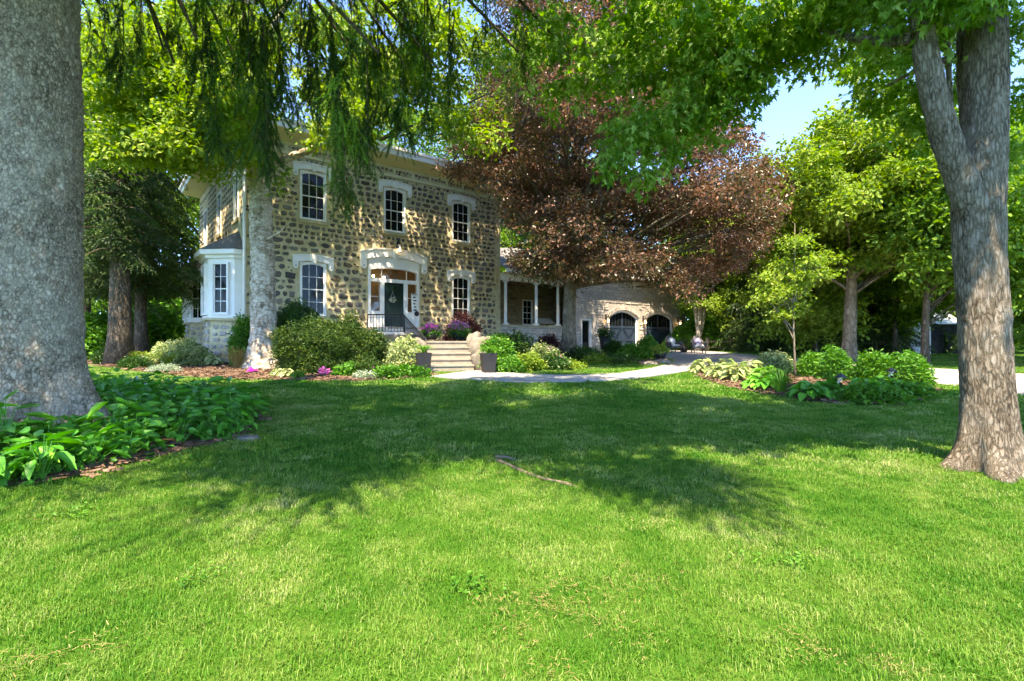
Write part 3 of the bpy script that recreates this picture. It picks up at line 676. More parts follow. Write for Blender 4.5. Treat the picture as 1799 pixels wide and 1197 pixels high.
o = scatter('dry_grass', TH, np.column_stack([tp_, T(tp_[:, 0], tp_[:, 1]) + rng_.uniform(.015, .035, n_)]), np.stack([rng_.normal(0, .1, n_), rng_.normal(0, .1, n_), rng_.uniform(0, 6.28, n_)], 1), rng_.uniform(.7, 1.3, n_)); o['label'] = 'dry straw coloured clippings and worn spots in the lawn'; o['category'] = 'dry grass'
CLV = coll_leaf('clover', 3, 16, .07, .028, OVAL, M['bright'], .5, .0, .4)
q_ = []
for k in range(14):
    y = rng_.uniform(2.8, 9); x = rng_.uniform(-1.0, 1.0) * y
    for m in range(int(rng_.uniform(2, 9))): q_.append((x + rng_.normal(0, .1), y + rng_.normal(0, .08)))
q_ = np.array(q_); k_ = np.ones(len(q_), bool)
for e_ in EXC: k_ &= ~inpoly(q_[:, 0], q_[:, 1], e_)
q_ = q_[k_]; n_ = len(q_)
o = scatter('clover', CLV, np.column_stack([q_, T(q_[:, 0], q_[:, 1]) + .045]), rand_rot(rng_, n_, .2), rng_.uniform(.7, 1.2, n_)); o['label'] = 'small clover and weed patches in the lawn'; o['category'] = 'clover'

# ------------------------------------------------------------------ the stone house
def wall_panel(mb, x0, x1, z0, z1, ops, dep=0.22):
    xs = sorted({x0, x1, *[o[0] for o in ops], *[o[1] for o in ops]}); zs = sorted({z0, z1, *[o[2] for o in ops], *[o[3] for o in ops]})
    for i in range(len(xs) - 1):
        for j in range(len(zs) - 1):
            a, b, c, d = xs[i], xs[i + 1], zs[j], zs[j + 1]; mx, mz = (a + b) / 2, (c + d) / 2
            if any(o[0] < mx < o[1] and o[2] < mz < o[3] for o in ops): continue
            mb.add([(a, 0, c), (b, 0, c), (b, 0, d), (a, 0, d)], [(0, 1, 2, 3)])
    for a, b, c, d in ops:
        mb.add([(a, 0, c), (b, 0, c), (b, 0, d), (a, 0, d), (a, dep, c), (b, dep, c), (b, dep, d), (a, dep, d)], [(0, 4, 5, 1), (1, 5, 6, 2), (2, 6, 7, 3), (3, 7, 4, 0)])
    return mb
def stone_variant(seed, dep=0.04):
    rng = random.Random(seed); n = rng.randint(6, 9); v = []; f = []
    ang = [2 * math.pi * (i + rng.uniform(-.25, .25)) / n for i in range(n)]
    pr = []
    for a in ang:
        k = 1 / max(abs(math.cos(a)), abs(math.sin(a))); q = .5 * (k * .80 + .22) * rng.uniform(.76, 1.03); pr.append((q * math.cos(a), q * math.sin(a)))
    for x, z in pr: v.append((x, .015, z))
    for x, z in pr: v.append((x * .94, -dep * .6, z * .94))
    for x, z in pr: v.append((x * .72, -dep * rng.uniform(.8, 1.4), z * .72))
    v.append((0, -dep * 1.2, 0))
    for i in range(n):
        j = (i + 1) % n; f += [(i, j, j + n, i + n), (i + n, j + n, j + 2 * n, i + 2 * n), (i + 2 * n, j + 2 * n, 3 * n)]
    return v, f
SV = [stone_variant(i) for i in range(18)]
def block_variant(seed, dep=.03):
    rng = random.Random(seed); j = lambda s: rng.uniform(-s, s)
    v = [(-.5, .01, -.5), (.5, .01, -.5), (.5, .01, .5), (-.5, .01, .5)] + [(-.47 + j(.02), -dep + j(.012), -.42 + j(.06)), (.47 + j(.02), -dep + j(.012), -.42 + j(.06)), (.47 + j(.02), -dep + j(.012), .42 + j(.06)), (-.47 + j(.02), -dep + j(.012), .42 + j(.06))]
    return v, [(4, 5, 6, 7), (0, 1, 5, 4), (1, 2, 6, 5), (2, 3, 7, 6), (3, 0, 4, 7)]
BV = [block_variant(i) for i in range(14)]
def courses(x0, x1, z0, z1, obs, hfun, wr, gap, rng, jit=.02, fill=.92):
    out = []; z = z0
    while z < z1 - .08:
        h = hfun((z - z0) / (z1 - z0)) * rng.uniform(.8, 1.25); h = min(h, z1 - z); x = x0 + rng.uniform(0, .1)
        while x < x1 - .1:
            w_ = rng.uniform(*wr) * h; w_ = min(w_, x1 - x)
            cx, cz = x + w_ / 2, z + h / 2; ww, hh = (w_ - gap) * rng.uniform(fill, 1), (h - gap) * rng.uniform(fill - .12, 1)
            if ww > .05 and not any(o[0] - .02 < cx + ww / 2 and o[1] + .02 > cx - ww / 2 and o[2] - .02 < cz + hh / 2 and o[3] + .02 > cz - hh / 2 for o in obs):
                out.append((cx + rng.uniform(-jit, jit), cz + rng.uniform(-jit, jit), ww, hh))
            x += w_
        z += h
    return out
def joined_stones(name, stones, variants, matl, parent, rng, rot=.12):
    mb = MB()
    for cx, cz, w_, h in stones:
        v, f = rng.choice(variants); a = rng.uniform(-rot, rot); c, s = math.cos(a), math.sin(a); m = rng.choice((-1, 1))
        P_ = [(cx + (x * c * m) * w_ - z * s * h, y, cz + x * m * s * w_ + z * c * h) for x, y, z in v]
        mb.add(P_, f if m > 0 else [q[::-1] for q in f], rng.random())
    return mb.build(name, matl, parent, kind='stuff')

house = thing('stone_house', 'two storey dark fieldstone house with white arched window hoods and cream eaves', 'house', (HS[0], HS[1], EYE), HA)
WINS = [(-3.88, 5.32, 7.46), (0.03, 5.32, 7.46), (3.92, 5.32, 7.46), (-3.88, 1.1, 3.45), (3.92, 1.1, 3.45)]
ops = [(x - .57, x + .57, a, b) for x, a, b in WINS] + [(-1.34, 1.38, .55, 3.72)]
mb = MB(); wall_panel(mb, -6.57, 6.57, -1.5, 8.75, ops); front = mb.build('wall', M['mortar'], house)
obs = []
for x, a, b in WINS: obs += [(x - .62, x + .62, a - .14, b + .1), (x - .9, x + .9, b - .3, b + .36)]
obs += [(-1.36, 1.42, .3, 3.9), (-1.76, 1.80, 3.2, 4.5), (-7, 7, 7.98, 8.16), (6.28, 6.7, -2, 9)]
rng = random.Random(5)
st = courses(-6.5, 6.35, -1.0, 8.40, obs, lambda t: .325 - .115 * t, (.75, 2.0), .03, rng, .018, .84)
cells = {}
def put(q): cells.setdefault((int(q[0] // .6), int(q[1] // .6)), []).append(q)
for q in st: put(q)
for k in range(16000):                              # small chinking stones in the gaps
    cx, cz = rng.uniform(-6.5, 6.25), rng.uniform(-.9, 8.35); h = rng.uniform(.07, .19) * (1.15 - .03 * cz); w_ = h * rng.uniform(.9, 1.9)
    if any(o[0] < cx + w_ / 2 and o[1] > cx - w_ / 2 and o[2] < cz + h / 2 and o[3] > cz - h / 2 for o in obs): continue
    ci, cj = int(cx // .6), int(cz // .6)
    if any(abs(q[0] - cx) < (q[2] + w_) / 2 * .97 + .012 and abs(q[1] - cz) < (q[3] + h) / 2 * .97 + .012 for i in (-1, 0, 1) for j in (-1, 0, 1) for q in cells.get((ci + i, cj + j), ())): continue
    q = (cx, cz, w_, h); st.append(q); put(q)
rng.shuffle(st); st.sort(key=lambda q: -q[2] * q[3])
smeshes = []
for i, (v, f) in enumerate(SV):
    m_ = MB(); m_.add(v, f, (i * .37) % 1.0); smeshes.append(m_.mesh('stone', M['fieldstone']))  # 18 shapes shared by the stones
for cx, cz, w_, h in st[:290]:
    o = link('stone', rng.choice(smeshes), front, (cx, 0, cz)); o.scale = (w_ * rng.choice((-1, 1)), rng.uniform(.7, 1.3), h); o.rotation_euler = (0, rng.uniform(-.14, .14), 0)
joined_stones('small_stones', st[290:], SV, M['fieldstone'], front, rng)
# pale quoins at the right corner of the front
mb = MB(); z = -1.2; k = 0
while z < 7.9:
    h = rng.uniform(.26, .36); w_ = .30 if k % 2 else .22; mb.box(6.575 - w_, 6.59, -.03, .2, z + .02, z + h, rng.random()); z += h; k += 1
mb.build('quoins', M['mortar'], front, kind='stuff')

def window(parent, x, z0, z1, w_, cols=3, rows=4, y=0.0, loc=None, rz=0, sill=True, shade=None, arch=0.10, clear=False, name='window'):
    fw = .075; zt = z1 - z0; mb = MB()
    yb = .10
    mb.box(-w_ / 2, -w_ / 2 + fw, -.03, yb, 0, zt); mb.box(w_ / 2 - fw, w_ / 2, -.03, yb, 0, zt); mb.box(-w_ / 2 + fw, w_ / 2 - fw, -.028, yb, 0, fw * .8)
    n = 8; arcp = [(-w_ / 2 + fw + (w_ - 2 * fw) * i / n, zt - fw * 1.1 - arch * (2 * i / n - 1) ** 2) for i in range(n + 1)]
    mb.prism_y(arcp + [(w_ / 2 - fw, zt), (-w_ / 2 + fw, zt)], -.028, yb)
    o = mb.build(name, M['white'], parent, loc=loc or (x, y, z0), rz=rz)
    iw = w_ - 2 * fw; ih = zt - fw * 1.9; z_0 = fw * .8; s_ = .04; t_ = .011
    g = MB(); half = z_0 + ih * .5
    g.box(-iw / 2, -iw / 2 + s_, .03, .075, z_0, z_0 + ih); g.box(iw / 2 - s_, iw / 2, .03, .075, z_0, z_0 + ih); g.box(-iw / 2 + s_, iw / 2 - s_, .032, .077, z_0, z_0 + s_); g.box(-iw / 2 + s_, iw / 2 - s_, .028, .079, half - .022, half + .022)
    for c in range(1, cols): xc = -iw / 2 + iw * c / cols; g.box(xc - t_, xc + t_, .04, .07, z_0 + s_, half - .022); g.box(xc - t_, xc + t_, .04, .07, half + .022, z_0 + ih)
    for r_ in range(1, rows):
        if r_ * 2 == rows: continue
        zc = z_0 + ih * r_ / rows; g.box(-iw / 2 + s_, iw / 2 - s_, .042, .068, zc - t_, zc + t_)
    g.build('sash', M['white'], o)
    pm = MB(); pw, ph = iw / cols, ih / rows; pm.box(-pw / 2 + .002, pw / 2 - .002, 0, .006, -ph / 2 + .002, ph / 2 - .002); pmesh = pm.mesh('pane', M['clear'] if clear else M['glass'])
    for c in range(cols):
        for r_ in range(rows):
            p_ = link('pane', pmesh, o, (-iw / 2 + pw * (c + .5), .056, z_0 + ph * (r_ + .5))); p_.rotation_euler = (random.Random(c * 7 + r_ * 3 + int(x * 10)).gauss(0, .006), 0, random.Random(c + r_ * 5 + int(x * 10)).gauss(0, .006))
    if sill:
        s2 = MB(); s2.box(-w_ / 2 - .08, w_ / 2 + .08, -.09, .09, -.15, -.003); s2.build('sill', M['tan_stone'], o)
    return o
def hood(parent, x, z, hw, band, drop, rise, key=.13, dw=.20, dep=.13):
    """segmental hood with rounded drops and a keystone; z is the spring line of its inner edge"""
    n = 12; out = []; inn = []
    for i in range(n + 1):
        t = -1 + 2 * i / n; out.append((hw * t, z + band + rise * (1 - t * t))); inn.append(((hw - dw) * t, z + rise * .8 * (1 - t * t)))
    rd = []; ld = []
    for i in range(7):
        a = -math.pi * i / 6; rd.append((hw - dw / 2 + dw / 2 * math.cos(a), z - drop + dw / 2 * math.sin(a))); ld.append((-hw + dw / 2 + dw / 2 * math.cos(a), z - drop + dw / 2 * math.sin(a)))
    poly = out + rd + inn[::-1] + ld
    mb = MB(); mb.prism_y([(x + a, b) for a, b in poly][::-1], -dep, .02)
    o = mb.build('window_hood', M['white'], parent)
    k = MB(); zt = z + band + rise + .04; zb = z + rise * .8 - .09
    k.add([(x - key, -dep - .07, zt), (x + key, -dep - .07, zt), (x + key * .55, -dep - .05, zb), (x - key * .55, -dep - .05, zb), (x - key, .02, zt), (x + key, .02, zt), (x + key * .55, .02, zb), (x - key * .55, .02, zb)], [(3, 2, 1, 0), (0, 1, 5, 4), (1, 2, 6, 5), (2, 3, 7, 6), (3, 0, 4, 7)]); k.build('keystone', M['white'], o)
    k = MB(); ring = [(x + a * 1.02, b + .0) for a, b in out]; k.prism_y([(a, b + .002) for a, b in ring][::-1] + [(a, b + .05) for a, b in ring], -dep - .05, .02); k.build('drip_moulding', M['white'], o)
    for sgn in (-1, 1):
        q = MB(); q.lathe([(.0, 0), (.028, .0), (.028, .012)], 10); b_ = q.build('boss', M['black'], o, loc=(x + sgn * (hw - dw / 2), -dep + .004, z - drop + .02)); b_.rotation_euler = (R(90), 0, 0)
    return o
for x, a, b in WINS:
    wd = window(house, x, a, b, 1.14, clear=False); hood(house, x, b - .02, .87, .21, .20, .10)
# door surround
hood(house, .02, 3.86, 1.74, .30, .34, .26, .16, .26, .16)
dz = .66
mb = MB(); n = 14
mb.prism_y([(-1.33 + 2.70 * i / n, 3.52 - .16 * (2 * i / n - 1) ** 2) for i in range(n + 1)] + [(1.37, 3.85), (1.37, 3.86)] + [(1.37 - 2.70 * i / n, 3.86 + .2 * (1 - (2 * i / n - 1) ** 2)) for i in range(n + 1)], -.06, .18)
surround = mb.build('door_surround', M['white'], house)
for nm, bx in (('jamb', (-1.335, -1.22, -.061, .17, dz, 3.37)), ('jamb', (1.24, 1.375, -.061, .17, dz, 3.37)), ('transom_bar', (-1.22, 1.24, -.05, .16, 2.83, 3.0)), ('pilaster', (-.74, -.53, -.055, .16, dz, 2.83)), ('pilaster', (.51, .72, -.055, .16, dz, 2.83)), ('panel', (-1.22, -.74, -.02, .12, dz, 1.42)), ('panel', (.72, 1.24, -.02, .12, dz, 1.42)), ('glazing_bar', (-.66, -.625, .0, .06, 3.0, 3.5)), ('glazing_bar', (.67, .705, .0, .06, 3.0, 3.5)), ('glazing_bar', (-1.22, -.74, .0, .06, 2.10, 2.135)), ('glazing_bar', (.72, 1.24, .0, .06, 2.10, 2.135)), ('threshold', (-1.3, 1.34, -.12, .2, dz - .1, dz))):
    m_ = MB(); m_.box(*bx); m_.build(nm, M['white'], surround)
for bx in ((-1.22, -.66, 3.0, 3.5), (-.625, .67, 3.0, 3.53), (.705, 1.24, 3.0, 3.5), (-1.22, -.74, 1.42, 2.10), (-1.22, -.74, 2.135, 2.83), (.72, 1.24, 1.42, 2.10), (.72, 1.24, 2.135, 2.83)):
    m_ = MB(); m_.box(bx[0], bx[1], .028, .034, bx[2], bx[3]); m_.build('pane', M['clear'], surround)
m_ = MB(); m_.box(-.53, .51, .02, .07, dz, 2.83); door = m_.build('door', M['door'], house)
m_ = MB()
for a, b, c, d in ((-.53, .51, dz, dz + .22), (-.53, .51, 2.70, 2.83), (-.53, -.41, dz + .22, 2.70), (.39, .51, dz + .22, 2.70)): m_.box(a, b, -.0, .021, c, d)
m_.build('door_stile', M['door'], door)
m_ = MB(); m_.tube([(-.44, -.03, 1.62), (-.44, -.05, 1.68), (-.44, -.05, 1.80), (-.44, -.03, 1.86)], .012, 6); m_.build('handle', M['black'], door)
# lit hall behind the sidelights
m_ = MB(); v_ = [(-1.34, .24, .56), (1.38, .24, .56), (1.38, 2.4, .56), (-1.34, 2.4, .56), (-1.34, .24, 3.75), (1.38, .24, 3.75), (1.38, 2.4, 3.75), (-1.34, 2.4, 3.75)]; m_.add(v_, [(0, 1, 2, 3), (7, 6, 5, 4), (1, 5, 6, 2), (2, 6, 7, 3), (3, 7, 4, 0)]); m_.build('hall', M['inner'], house)
for lx, ly, lz in ((-.45, 1.4, 3.28), (-1.0, 1.0, 2.55), (.3, 1.8, 3.3)):
    m_ = MB(); m_.lathe([(.0, -.06), (.05, -.04), (.065, 0), (.05, .04), (.0, .06)], 10, (lx, ly, lz)); m_.build('hall_lamp', M['glow'], house, True)
# eaves, frieze, roof
mb = MB(); mb.box(-6.62, 6.62, -.07, .0, 8.0, 8.13); mb.box(-6.62, 6.62, -.05, .0, 8.42, 8.52); mb.build('frieze_moulding', M['cream'], house)
bm = MB(); bm.box(-.07, .07, -.06, 0, 8.132, 8.418); bmesh_ = bm.mesh('frieze_block', M['cream'])
for i in range(13): link('frieze_block', bmesh_, house, (-6.0 + i * 1.0, 0, 0))
def ring(mb, x0, x1, y0, y1, z, X0, X1, Y0, Y1, Z):
    v = [(x0, y0, z), (x1, y0, z), (x1, y1, z), (x0, y1, z), (X0, Y0, Z), (X1, Y0, Z), (X1, Y1, Z), (X0, Y1, Z)]
    mb.add(v, [(0, 1, 5, 4), (1, 2, 6, 5), (2, 3, 7, 6), (3, 0, 4, 7)])
HD = 12.4
mb = MB(); ring(mb, -6.6, 6.6, -.03, HD, 8.5, -7.42, 7.42, -.85, HD + .85, 8.80); mb.build('soffit', M['cream'], house)
mb = MB(); ring(mb, -7.42, 7.42, -.85, HD + .85, 8.80, -7.44, 7.44, -.87, HD + .87, 9.02); ring(mb, -7.44, 7.44, -.87, HD + .87, 9.02, -7.54, 7.54, -.97, HD + .97, 9.04); ring(mb, -7.54, 7.54, -.97, HD + .97, 9.04, -7.56, 7.56, -.99, HD + .99, 9.15); mb.build('gutter', M['white'], house)
mb = MB(); ring(mb, -7.53, 7.53, -.96, HD + .96, 9.12, -2.5, 2.5, HD / 2 - 1.2, HD / 2 + 1.2, 10.75); mb.add([(-2.5, HD / 2 - 1.2, 10.75), (2.5, HD / 2 - 1.2, 10.75), (2.5, HD / 2 + 1.2, 10.75), (-2.5, HD / 2 + 1.2, 10.75)], [(0, 1, 2, 3)]); mb.build('roof', M['shingle'], house)
# left side wall
LW = [(-1.9, 5.3, 7.4), (-6.0, 5.3, 7.4), (-10.2, 5.3, 7.4), (-10.4, 1.1, 3.4)]
mb = MB(); wall_panel(mb, -HD, 0, -1.5, 8.6, [(x - .5, x + .5, a, b) for x, a, b in LW]); side = mb.build('wall', M['mortar'], house, loc=(-6.57, 0, 0), rz=R(-90))
ob2 = []
for x, a, b in LW: ob2 += [(x - .6, x + .6, a - .14, b + .3)]; window(house, x, a, b, 1.0, 2, 4, loc=(-6.57, -x, a), rz=R(-90))
ob2 += [(-3.8, -.2, -2, 4.9), (-10.3 + .2, -6.3, -2, 4.9)]
joined_stones('small_stones', courses(-HD + .1, -.1, -1.0, 8.3, ob2, lambda t: .38 - .15 * t, (.9, 1.7), .085, rng, .03), SV, M['fieldstone'], side, rng).scale = (1, .35, 1)
mb = MB(); mb.box(6.2, 6.57, .23, HD, -1.5, 8.6); mb.box(-6.5, 6.2, HD - .3, HD, -1.5, 8.6); mb.build('rear_walls', M['mortar'], house)
mb = MB(); mb.tube([(-6.66, -.1, 8.3), (-6.66, -.1, -.4)], .055, 10); mb.tube([(-7.35, -.8, 9.0), (-7.3, -.75, 8.75), (-6.66, -.1, 8.25)], .05, 8); mb.build('downspout', M['white'], house, True)

def bay(t0, zt=3.55, pw=.35, ph=1.15):
    pl = [(0, t0), (-pw, t0), (-ph, t0 + .8), (-ph, t0 + 2.4), (-pw, t0 + 3.2), (0, t0 + 3.2)]; P2 = [(-6.57 + a, b) for a, b in pl]
    m_ = MB(); m_.prism_z(P2[::-1], .94, zt); b_ = m_.build('bay', M['white'], house)
    def grow(e, zz): c = (-6.57, t0 + 1.6); return [(-6.57 + (a * (1 + e / ph)) if a else -6.57, t0 + 1.6 + (y - t0 - 1.6) * (1 + e / 1.6)) for a, y in pl]
    m_ = MB(); m_.prism_z(grow(-.06, 0)[::-1], -1.4, .84); sb = m_.build('bay_base', M['mortar'], house)
    m_ = MB(); m_.prism_z(grow(.08, 0)[::-1], .84, .938); m_.build('sill_band', M['tan_stone'], b_)
    m_ = MB(); g = grow(.34, 0); m_.prism_z(g[::-1], zt - .02, zt + .17); m_.prism_z(grow(.14, 0)[::-1], zt - .16, zt - .022); m_.build('cornice', M['white'], b_)
    m_ = MB(); g = grow(.37, 0); zr = zt + .175; v = [(x, y, zr) for x, y in g] + [(-6.56, t0 + 1.0, zr + 1.0), (-6.56, t0 + 2.2, zr + 1.0)]
    m_.add(v, [(0, 1, 6), (1, 2, 6), (2, 3, 7, 6), (3, 4, 7), (4, 5, 7), (0, 5, 4, 3, 2, 1)]); m_.build('bay_roof', M['shingle'], b_)
    for i in range(1, 4):
        (x0, y0), (x1, y1) = P2[i], P2[i + 1]; L = math.hypot(x1 - x0, y1 - y0); ang = math.atan2(y0 - y1, x0 - x1)
        mx, my = (x0 + x1) / 2, (y0 + y1) / 2; ox, oy = math.sin(ang) * .095, -math.cos(ang) * .095
        wd = window(house, mx, 1.06, 3.22, .74 if i != 2 else .9, 2, 4, loc=(mx + ox, my + oy, 1.06), rz=ang, sill=False, arch=0)
        for sg in (-1, 1):
            q = MB(); q.box(-.04, .04, -.012, .03, .0, 2.5); c_ = q.build('trim_board', M['white'], b_, loc=(mx + math.cos(ang) * sg * (L / 2 - .06) , my + math.sin(ang) * sg * (L / 2 - .06), .98), rz=ang)
    for i in (1, 2):
        (x0, y0), (x1, y1) = grow(-.055, 0)[i], grow(-.055, 0)[i + 1]; ang = math.atan2(y0 - y1, x0 - x1); L = math.hypot(x1 - x0, y1 - y0)
        js = joined_stones('base_stones', courses(-L / 2, L / 2, -1.0, .82, [], lambda t: .26, (.9, 2.0), .05, rng, .02, .85), SV, M['ledgestone'], sb, rng, .08); js.location = ((x0 + x1) / 2, (y0 + y1) / 2, 0); js.rotation_euler = (0, 0, ang)
bay(.4); bay(6.7, 3.45)
# lantern over the door
lan = thing('wall_lantern', 'lit black lantern hung above the arched hood of the front door', 'lantern', (*FC(.12, -.02), EYE + 4.4), HA)
def lantern_parts(o, k=1.0):
    m_ = MB(); m_.lathe([(.0, .62), (.02, .60), (.03, .52), (.16, .44), (.175, .42), (.12, .40)], 8); m_.tube([(0, .0, .60), (0, .1, .68), (0, .2, .55)], .015, 6); m_.box(-.06, .06, .17, .2, .3, .65); a = m_.build('cap', M['black'], o); a.scale = (k,) * 3
    m_ = MB()
    for i in range(4): a_ = math.pi / 4 + i * math.pi / 2; m_.tube([(.09 * math.cos(a_), .09 * math.sin(a_), .1), (.12 * math.cos(a_), .12 * math.sin(a_), .41)], .009, 4)
    m_.lathe([(.0, .05), (.03, .06), (.10, .09), (.10, .11), (.0, .11)], 8); a = m_.build('cage', M['black'], o); a.scale = (k,) * 3
    m_ = MB(); m_.lathe([(.015, .12), (.035, .16), (.04, .22), (.02, .30), (.0, .33)], 8); a = m_.build('bulb', M['bulb'], o, True); a.scale = (k,) * 3
    m_ = MB(); m_.lathe([(.085, .11), (.112, .40)], 4); a = m_.build('glass', M['clear'], o); a.scale = (k,) * 3
lantern_parts(lan)
lan.location = (*FC(.12, -.38), EYE + 4.22)

# ------------------------------------------------------------------ porch and garage wing
wing = thing('garage_wing', 'pale ledge stone garage wing with white columned porch and shingled roof', 'garage', (HS[0], HS[1], EYE), HA)
A0, A1 = 14.95, 18.1; B0, B1 = 18.97, 22.28; GZ = -.72
gops = [(12.3, 13.3, GZ, 1.4), (A0, A1, GZ, 2.06), (B0, B1, GZ, 2.06)]
mb = MB(); wall_panel(mb, 11.65, 23.26, -1.4, 4.2, gops, .35)
def spandrel(mb, a, b, zs, zc, y0, y1, side):
    n = 8; c = (a + b) / 2; h = (b - a) / 2
    pts = [(c + side * h * i / n, zs + (zc - zs) * (1 - (i / n) ** 2)) for i in range(n + 1)]
    poly = pts + [(c + side * h, zc + .001)]
    mb.prism_y(poly if side < 0 else poly[::-1], y0, y1)
for a, b in ((A0, A1), (B0, B1)):
    for sg in (-1, 1): spandrel(mb, a, b, 1.58, 2.06, 0.002, .34, sg)
gw = mb.build('wall', M['ledgestone'], wing, loc=(0, -1, 0))
gob = [(12.2, 13.4, GZ - .2, 1.62), (A0 - .02, A1 + .02, GZ - .5, 2.32), (B0 - .02, B1 + .02, GZ - .5, 2.32)]
joined_stones('stone_courses', courses(11.66, 23.25, -1.2, 4.18, gob, lambda t: .17, (1.4, 4.2), .022, rng, .004, .96), BV, M['ledgestone'], gw, rng, .01)
vm = MB(); vm.box(-.06, .06, -.045, .02, 0, .25); vmesh = vm.mesh('voussoir', M['ledgestone'])
for a, b in ((A0, A1), (B0, B1)):
    c, h = (a + b) / 2, (b - a) / 2
    for i in range(23):
        t = -1 + 2 * i / 22; v_ = link('voussoir', vmesh, gw, (c + t * h, 0, 1.58 + .48 * (1 - t * t) + .02)); v_.rotation_euler = (0, t * .52, 0)
m_ = MB()
for i in range(9): m_.box(12.22 + i * .132, 12.22 + i * .132 + .12, -.04, .02, 1.42, 1.62, rng.random())
m_.build('lintel', M['ledgestone'], gw)
m_ = MB(); v, f = (11.65, 23.26), 0
m_.box(11.65, 12.0, -.64, -.1, -1.4, 4.2); m_.box(22.9, 23.26, -.64, 6.5, -1.4, 4.2); m_.build('side_walls', M['ledgestone'], wing)
def garage_door(a, b):
    m_ = MB(); m_.box(a + .12, b - .12, -.80, -.74, GZ, 2.05); d = m_.build('garage_door', M['garage'], wing)
    m_ = MB(); y = (-.83, -.801); c = (a + b) / 2; z1_ = .92
    for i in range(3):
        x = a + .12 + (b - a - .24) * i / 2; m_.box(x - .07, x + .07, *y, GZ, 2.0)
    for z in (GZ + .08, .05, z1_): m_.box(a + .13, b - .13, y[0] + .003, y[1], z - .07, z + .07)
    for s0 in (0, 1):
        xa = a + .2 + s0 * (b - a - .24) / 2; xb = xa + (b - a - .4) / 2 - .05
        for u0, u1 in ((xa, xb), (xb, xa)):
            L = Vector((u1 - u0, 0, z1_ - GZ - .15)); n_ = Vector((-L.z, 0, L.x)).normalized() * .05; p0 = Vector((u0, y[0] + .006, GZ + .1)); p1 = p0 + L
            m_.add([p0 - n_, p0 + n_, p1 + n_, p1 - n_], [(0, 1, 2, 3), (3, 2, 1, 0)])
    m_.build('cross_bracing', M['garage'], d)
    pm = MB(); ww = (b - a - .24) / 2 - .2; pm.box(-ww / 2, ww / 2, -.005, .005, 0, .95); pmm = pm.mesh('pane', M['glass'])
    for s0 in (0, 1): link('pane', pmm, d, (a + .12 + (b - a - .24) * (.25 + .5 * s0), -.808, z1_ + .08))
    m_ = MB(); ww2 = (b - a - .24) / 2
    for s0 in (0, 1):
        for q in (1, 2, 3): xq = a + .12 + ww2 * s0 + .1 + ww * q / 4; m_.box(xq - .012, xq + .012, -.826, -.812, z1_ + .07, 2.0)
    m_.build('muntin', M['garage'], d)
    # white frame
    n = 10; m_ = MB(); c, h = (a + b) / 2, (b - a) / 2
    m_.box(a, a + .12, -.92, -.72, GZ, 1.6); m_.box(b - .12, b, -.92, -.72, GZ, 1.6)
    o_ = [(c + h * (-1 + 2 * i / n), 1.58 + .48 * (1 - (-1 + 2 * i / n) ** 2) - .002) for i in range(n + 1)]; i_ = [(x, z - .13) for x, z in o_]
    m_.prism_y(o_[::-1] + i_, -.92, -.72); m_.build('door_frame', M['white'], wing)
garage_door(A0, A1); garage_door(B0, B1)
m_ = MB(); m_.box(12.3, 12.42, -.95, -.7, GZ, 1.4); m_.box(13.2, 13.3, -.95, -.7, GZ, 1.4); m_.box(12.42, 13.2, -.948, -.7, 1.28, 1.398); m_.build('door_frame', M['white'], wing)
m_ = MB(); m_.box(12.42, 13.2, -.78, -.72, GZ, 1.28); d = m_.build('door', M['black'], wing); m_ = MB(); m_.box(12.52, 13.1, -.79, -.782, -.1, 1.18); m_.build('pane', M['glass'], d)
# porch
m_ = MB(); wall_panel(m_, 6.59, 11.64, -1.2, .82, []); pw = m_.build('porch_wall', M['ledgestone'], wing)
joined_stones('stone_courses', courses(6.6, 11.63, -1.1, .80, [], lambda t: .16, (1.3, 3.6), .022, rng, .004, .96), BV, M['ledgestone'], pw, rng, .01)
m_ = MB(); m_.box(6.59, 11.64, -.09, .25, .825, .92); m_.build('wall_cap', M['tan_stone'], wing)
cm = MB(); cm.box(-.13, .13, -.13, .13, .921, 1.02); cm.lathe([(.105, 1.02), (.1, 1.1), (.09, 3.35), (.11, 3.37), (.11, 3.42)], 14); cm.box(-.14, .14, -.14, .14, 3.42, 3.5); cmm = cm.mesh('column', M['white'])
for s_ in (7.07, 9.46, 11.3): link('column', cmm, wing, (s_, .1, 0))
m_ = MB(); m_.box(6.59, 11.64, -.06, .25, 3.501, 3.85); m_.build('beam', M['white'], wing)
m_ = MB(); wall_panel(m_, 6.6, 15, -1.2, 4.2, [(10.3, 11.2, 1.0, 2.7)]); pb = m_.build('back_wall', M['brownstone'], wing, loc=(0, 2.4, 0))
joined_stones('back_wall_stones', courses(6.6, 15, .2, 4.1, [(10.2, 11.3, .8, 2.9)], lambda t: .2, (1.2, 3.0), .03, rng, .008, .95), BV, M['brownstone'], pb, rng, .02)
window(wing, 10.75, 1.0, 2.7, .9, 2, 4, loc=(10.75, 2.4, 1.0), sill=True, arch=0)
m_ = MB(); m_.box(6.6, 15, .25, 2.4, .55, .62); m_.build('porch_floor', M['concrete'], wing)
m_ = MB(); m_.box(6.59, 11.64, -.55, 2.4, 3.86, 3.9); m_.box(11.2, 23.7, -1.55, -.98, 4.201, 4.24); m_.build('soffit', M['cream'], wing)
m_ = MB(); m_.box(6.59, 11.2, -.62, -.551, 3.87, 4.1); m_.box(11.2, 23.76, -1.62, -1.551, 4.2, 4.44); m_.build('gutter', M['white'], wing)
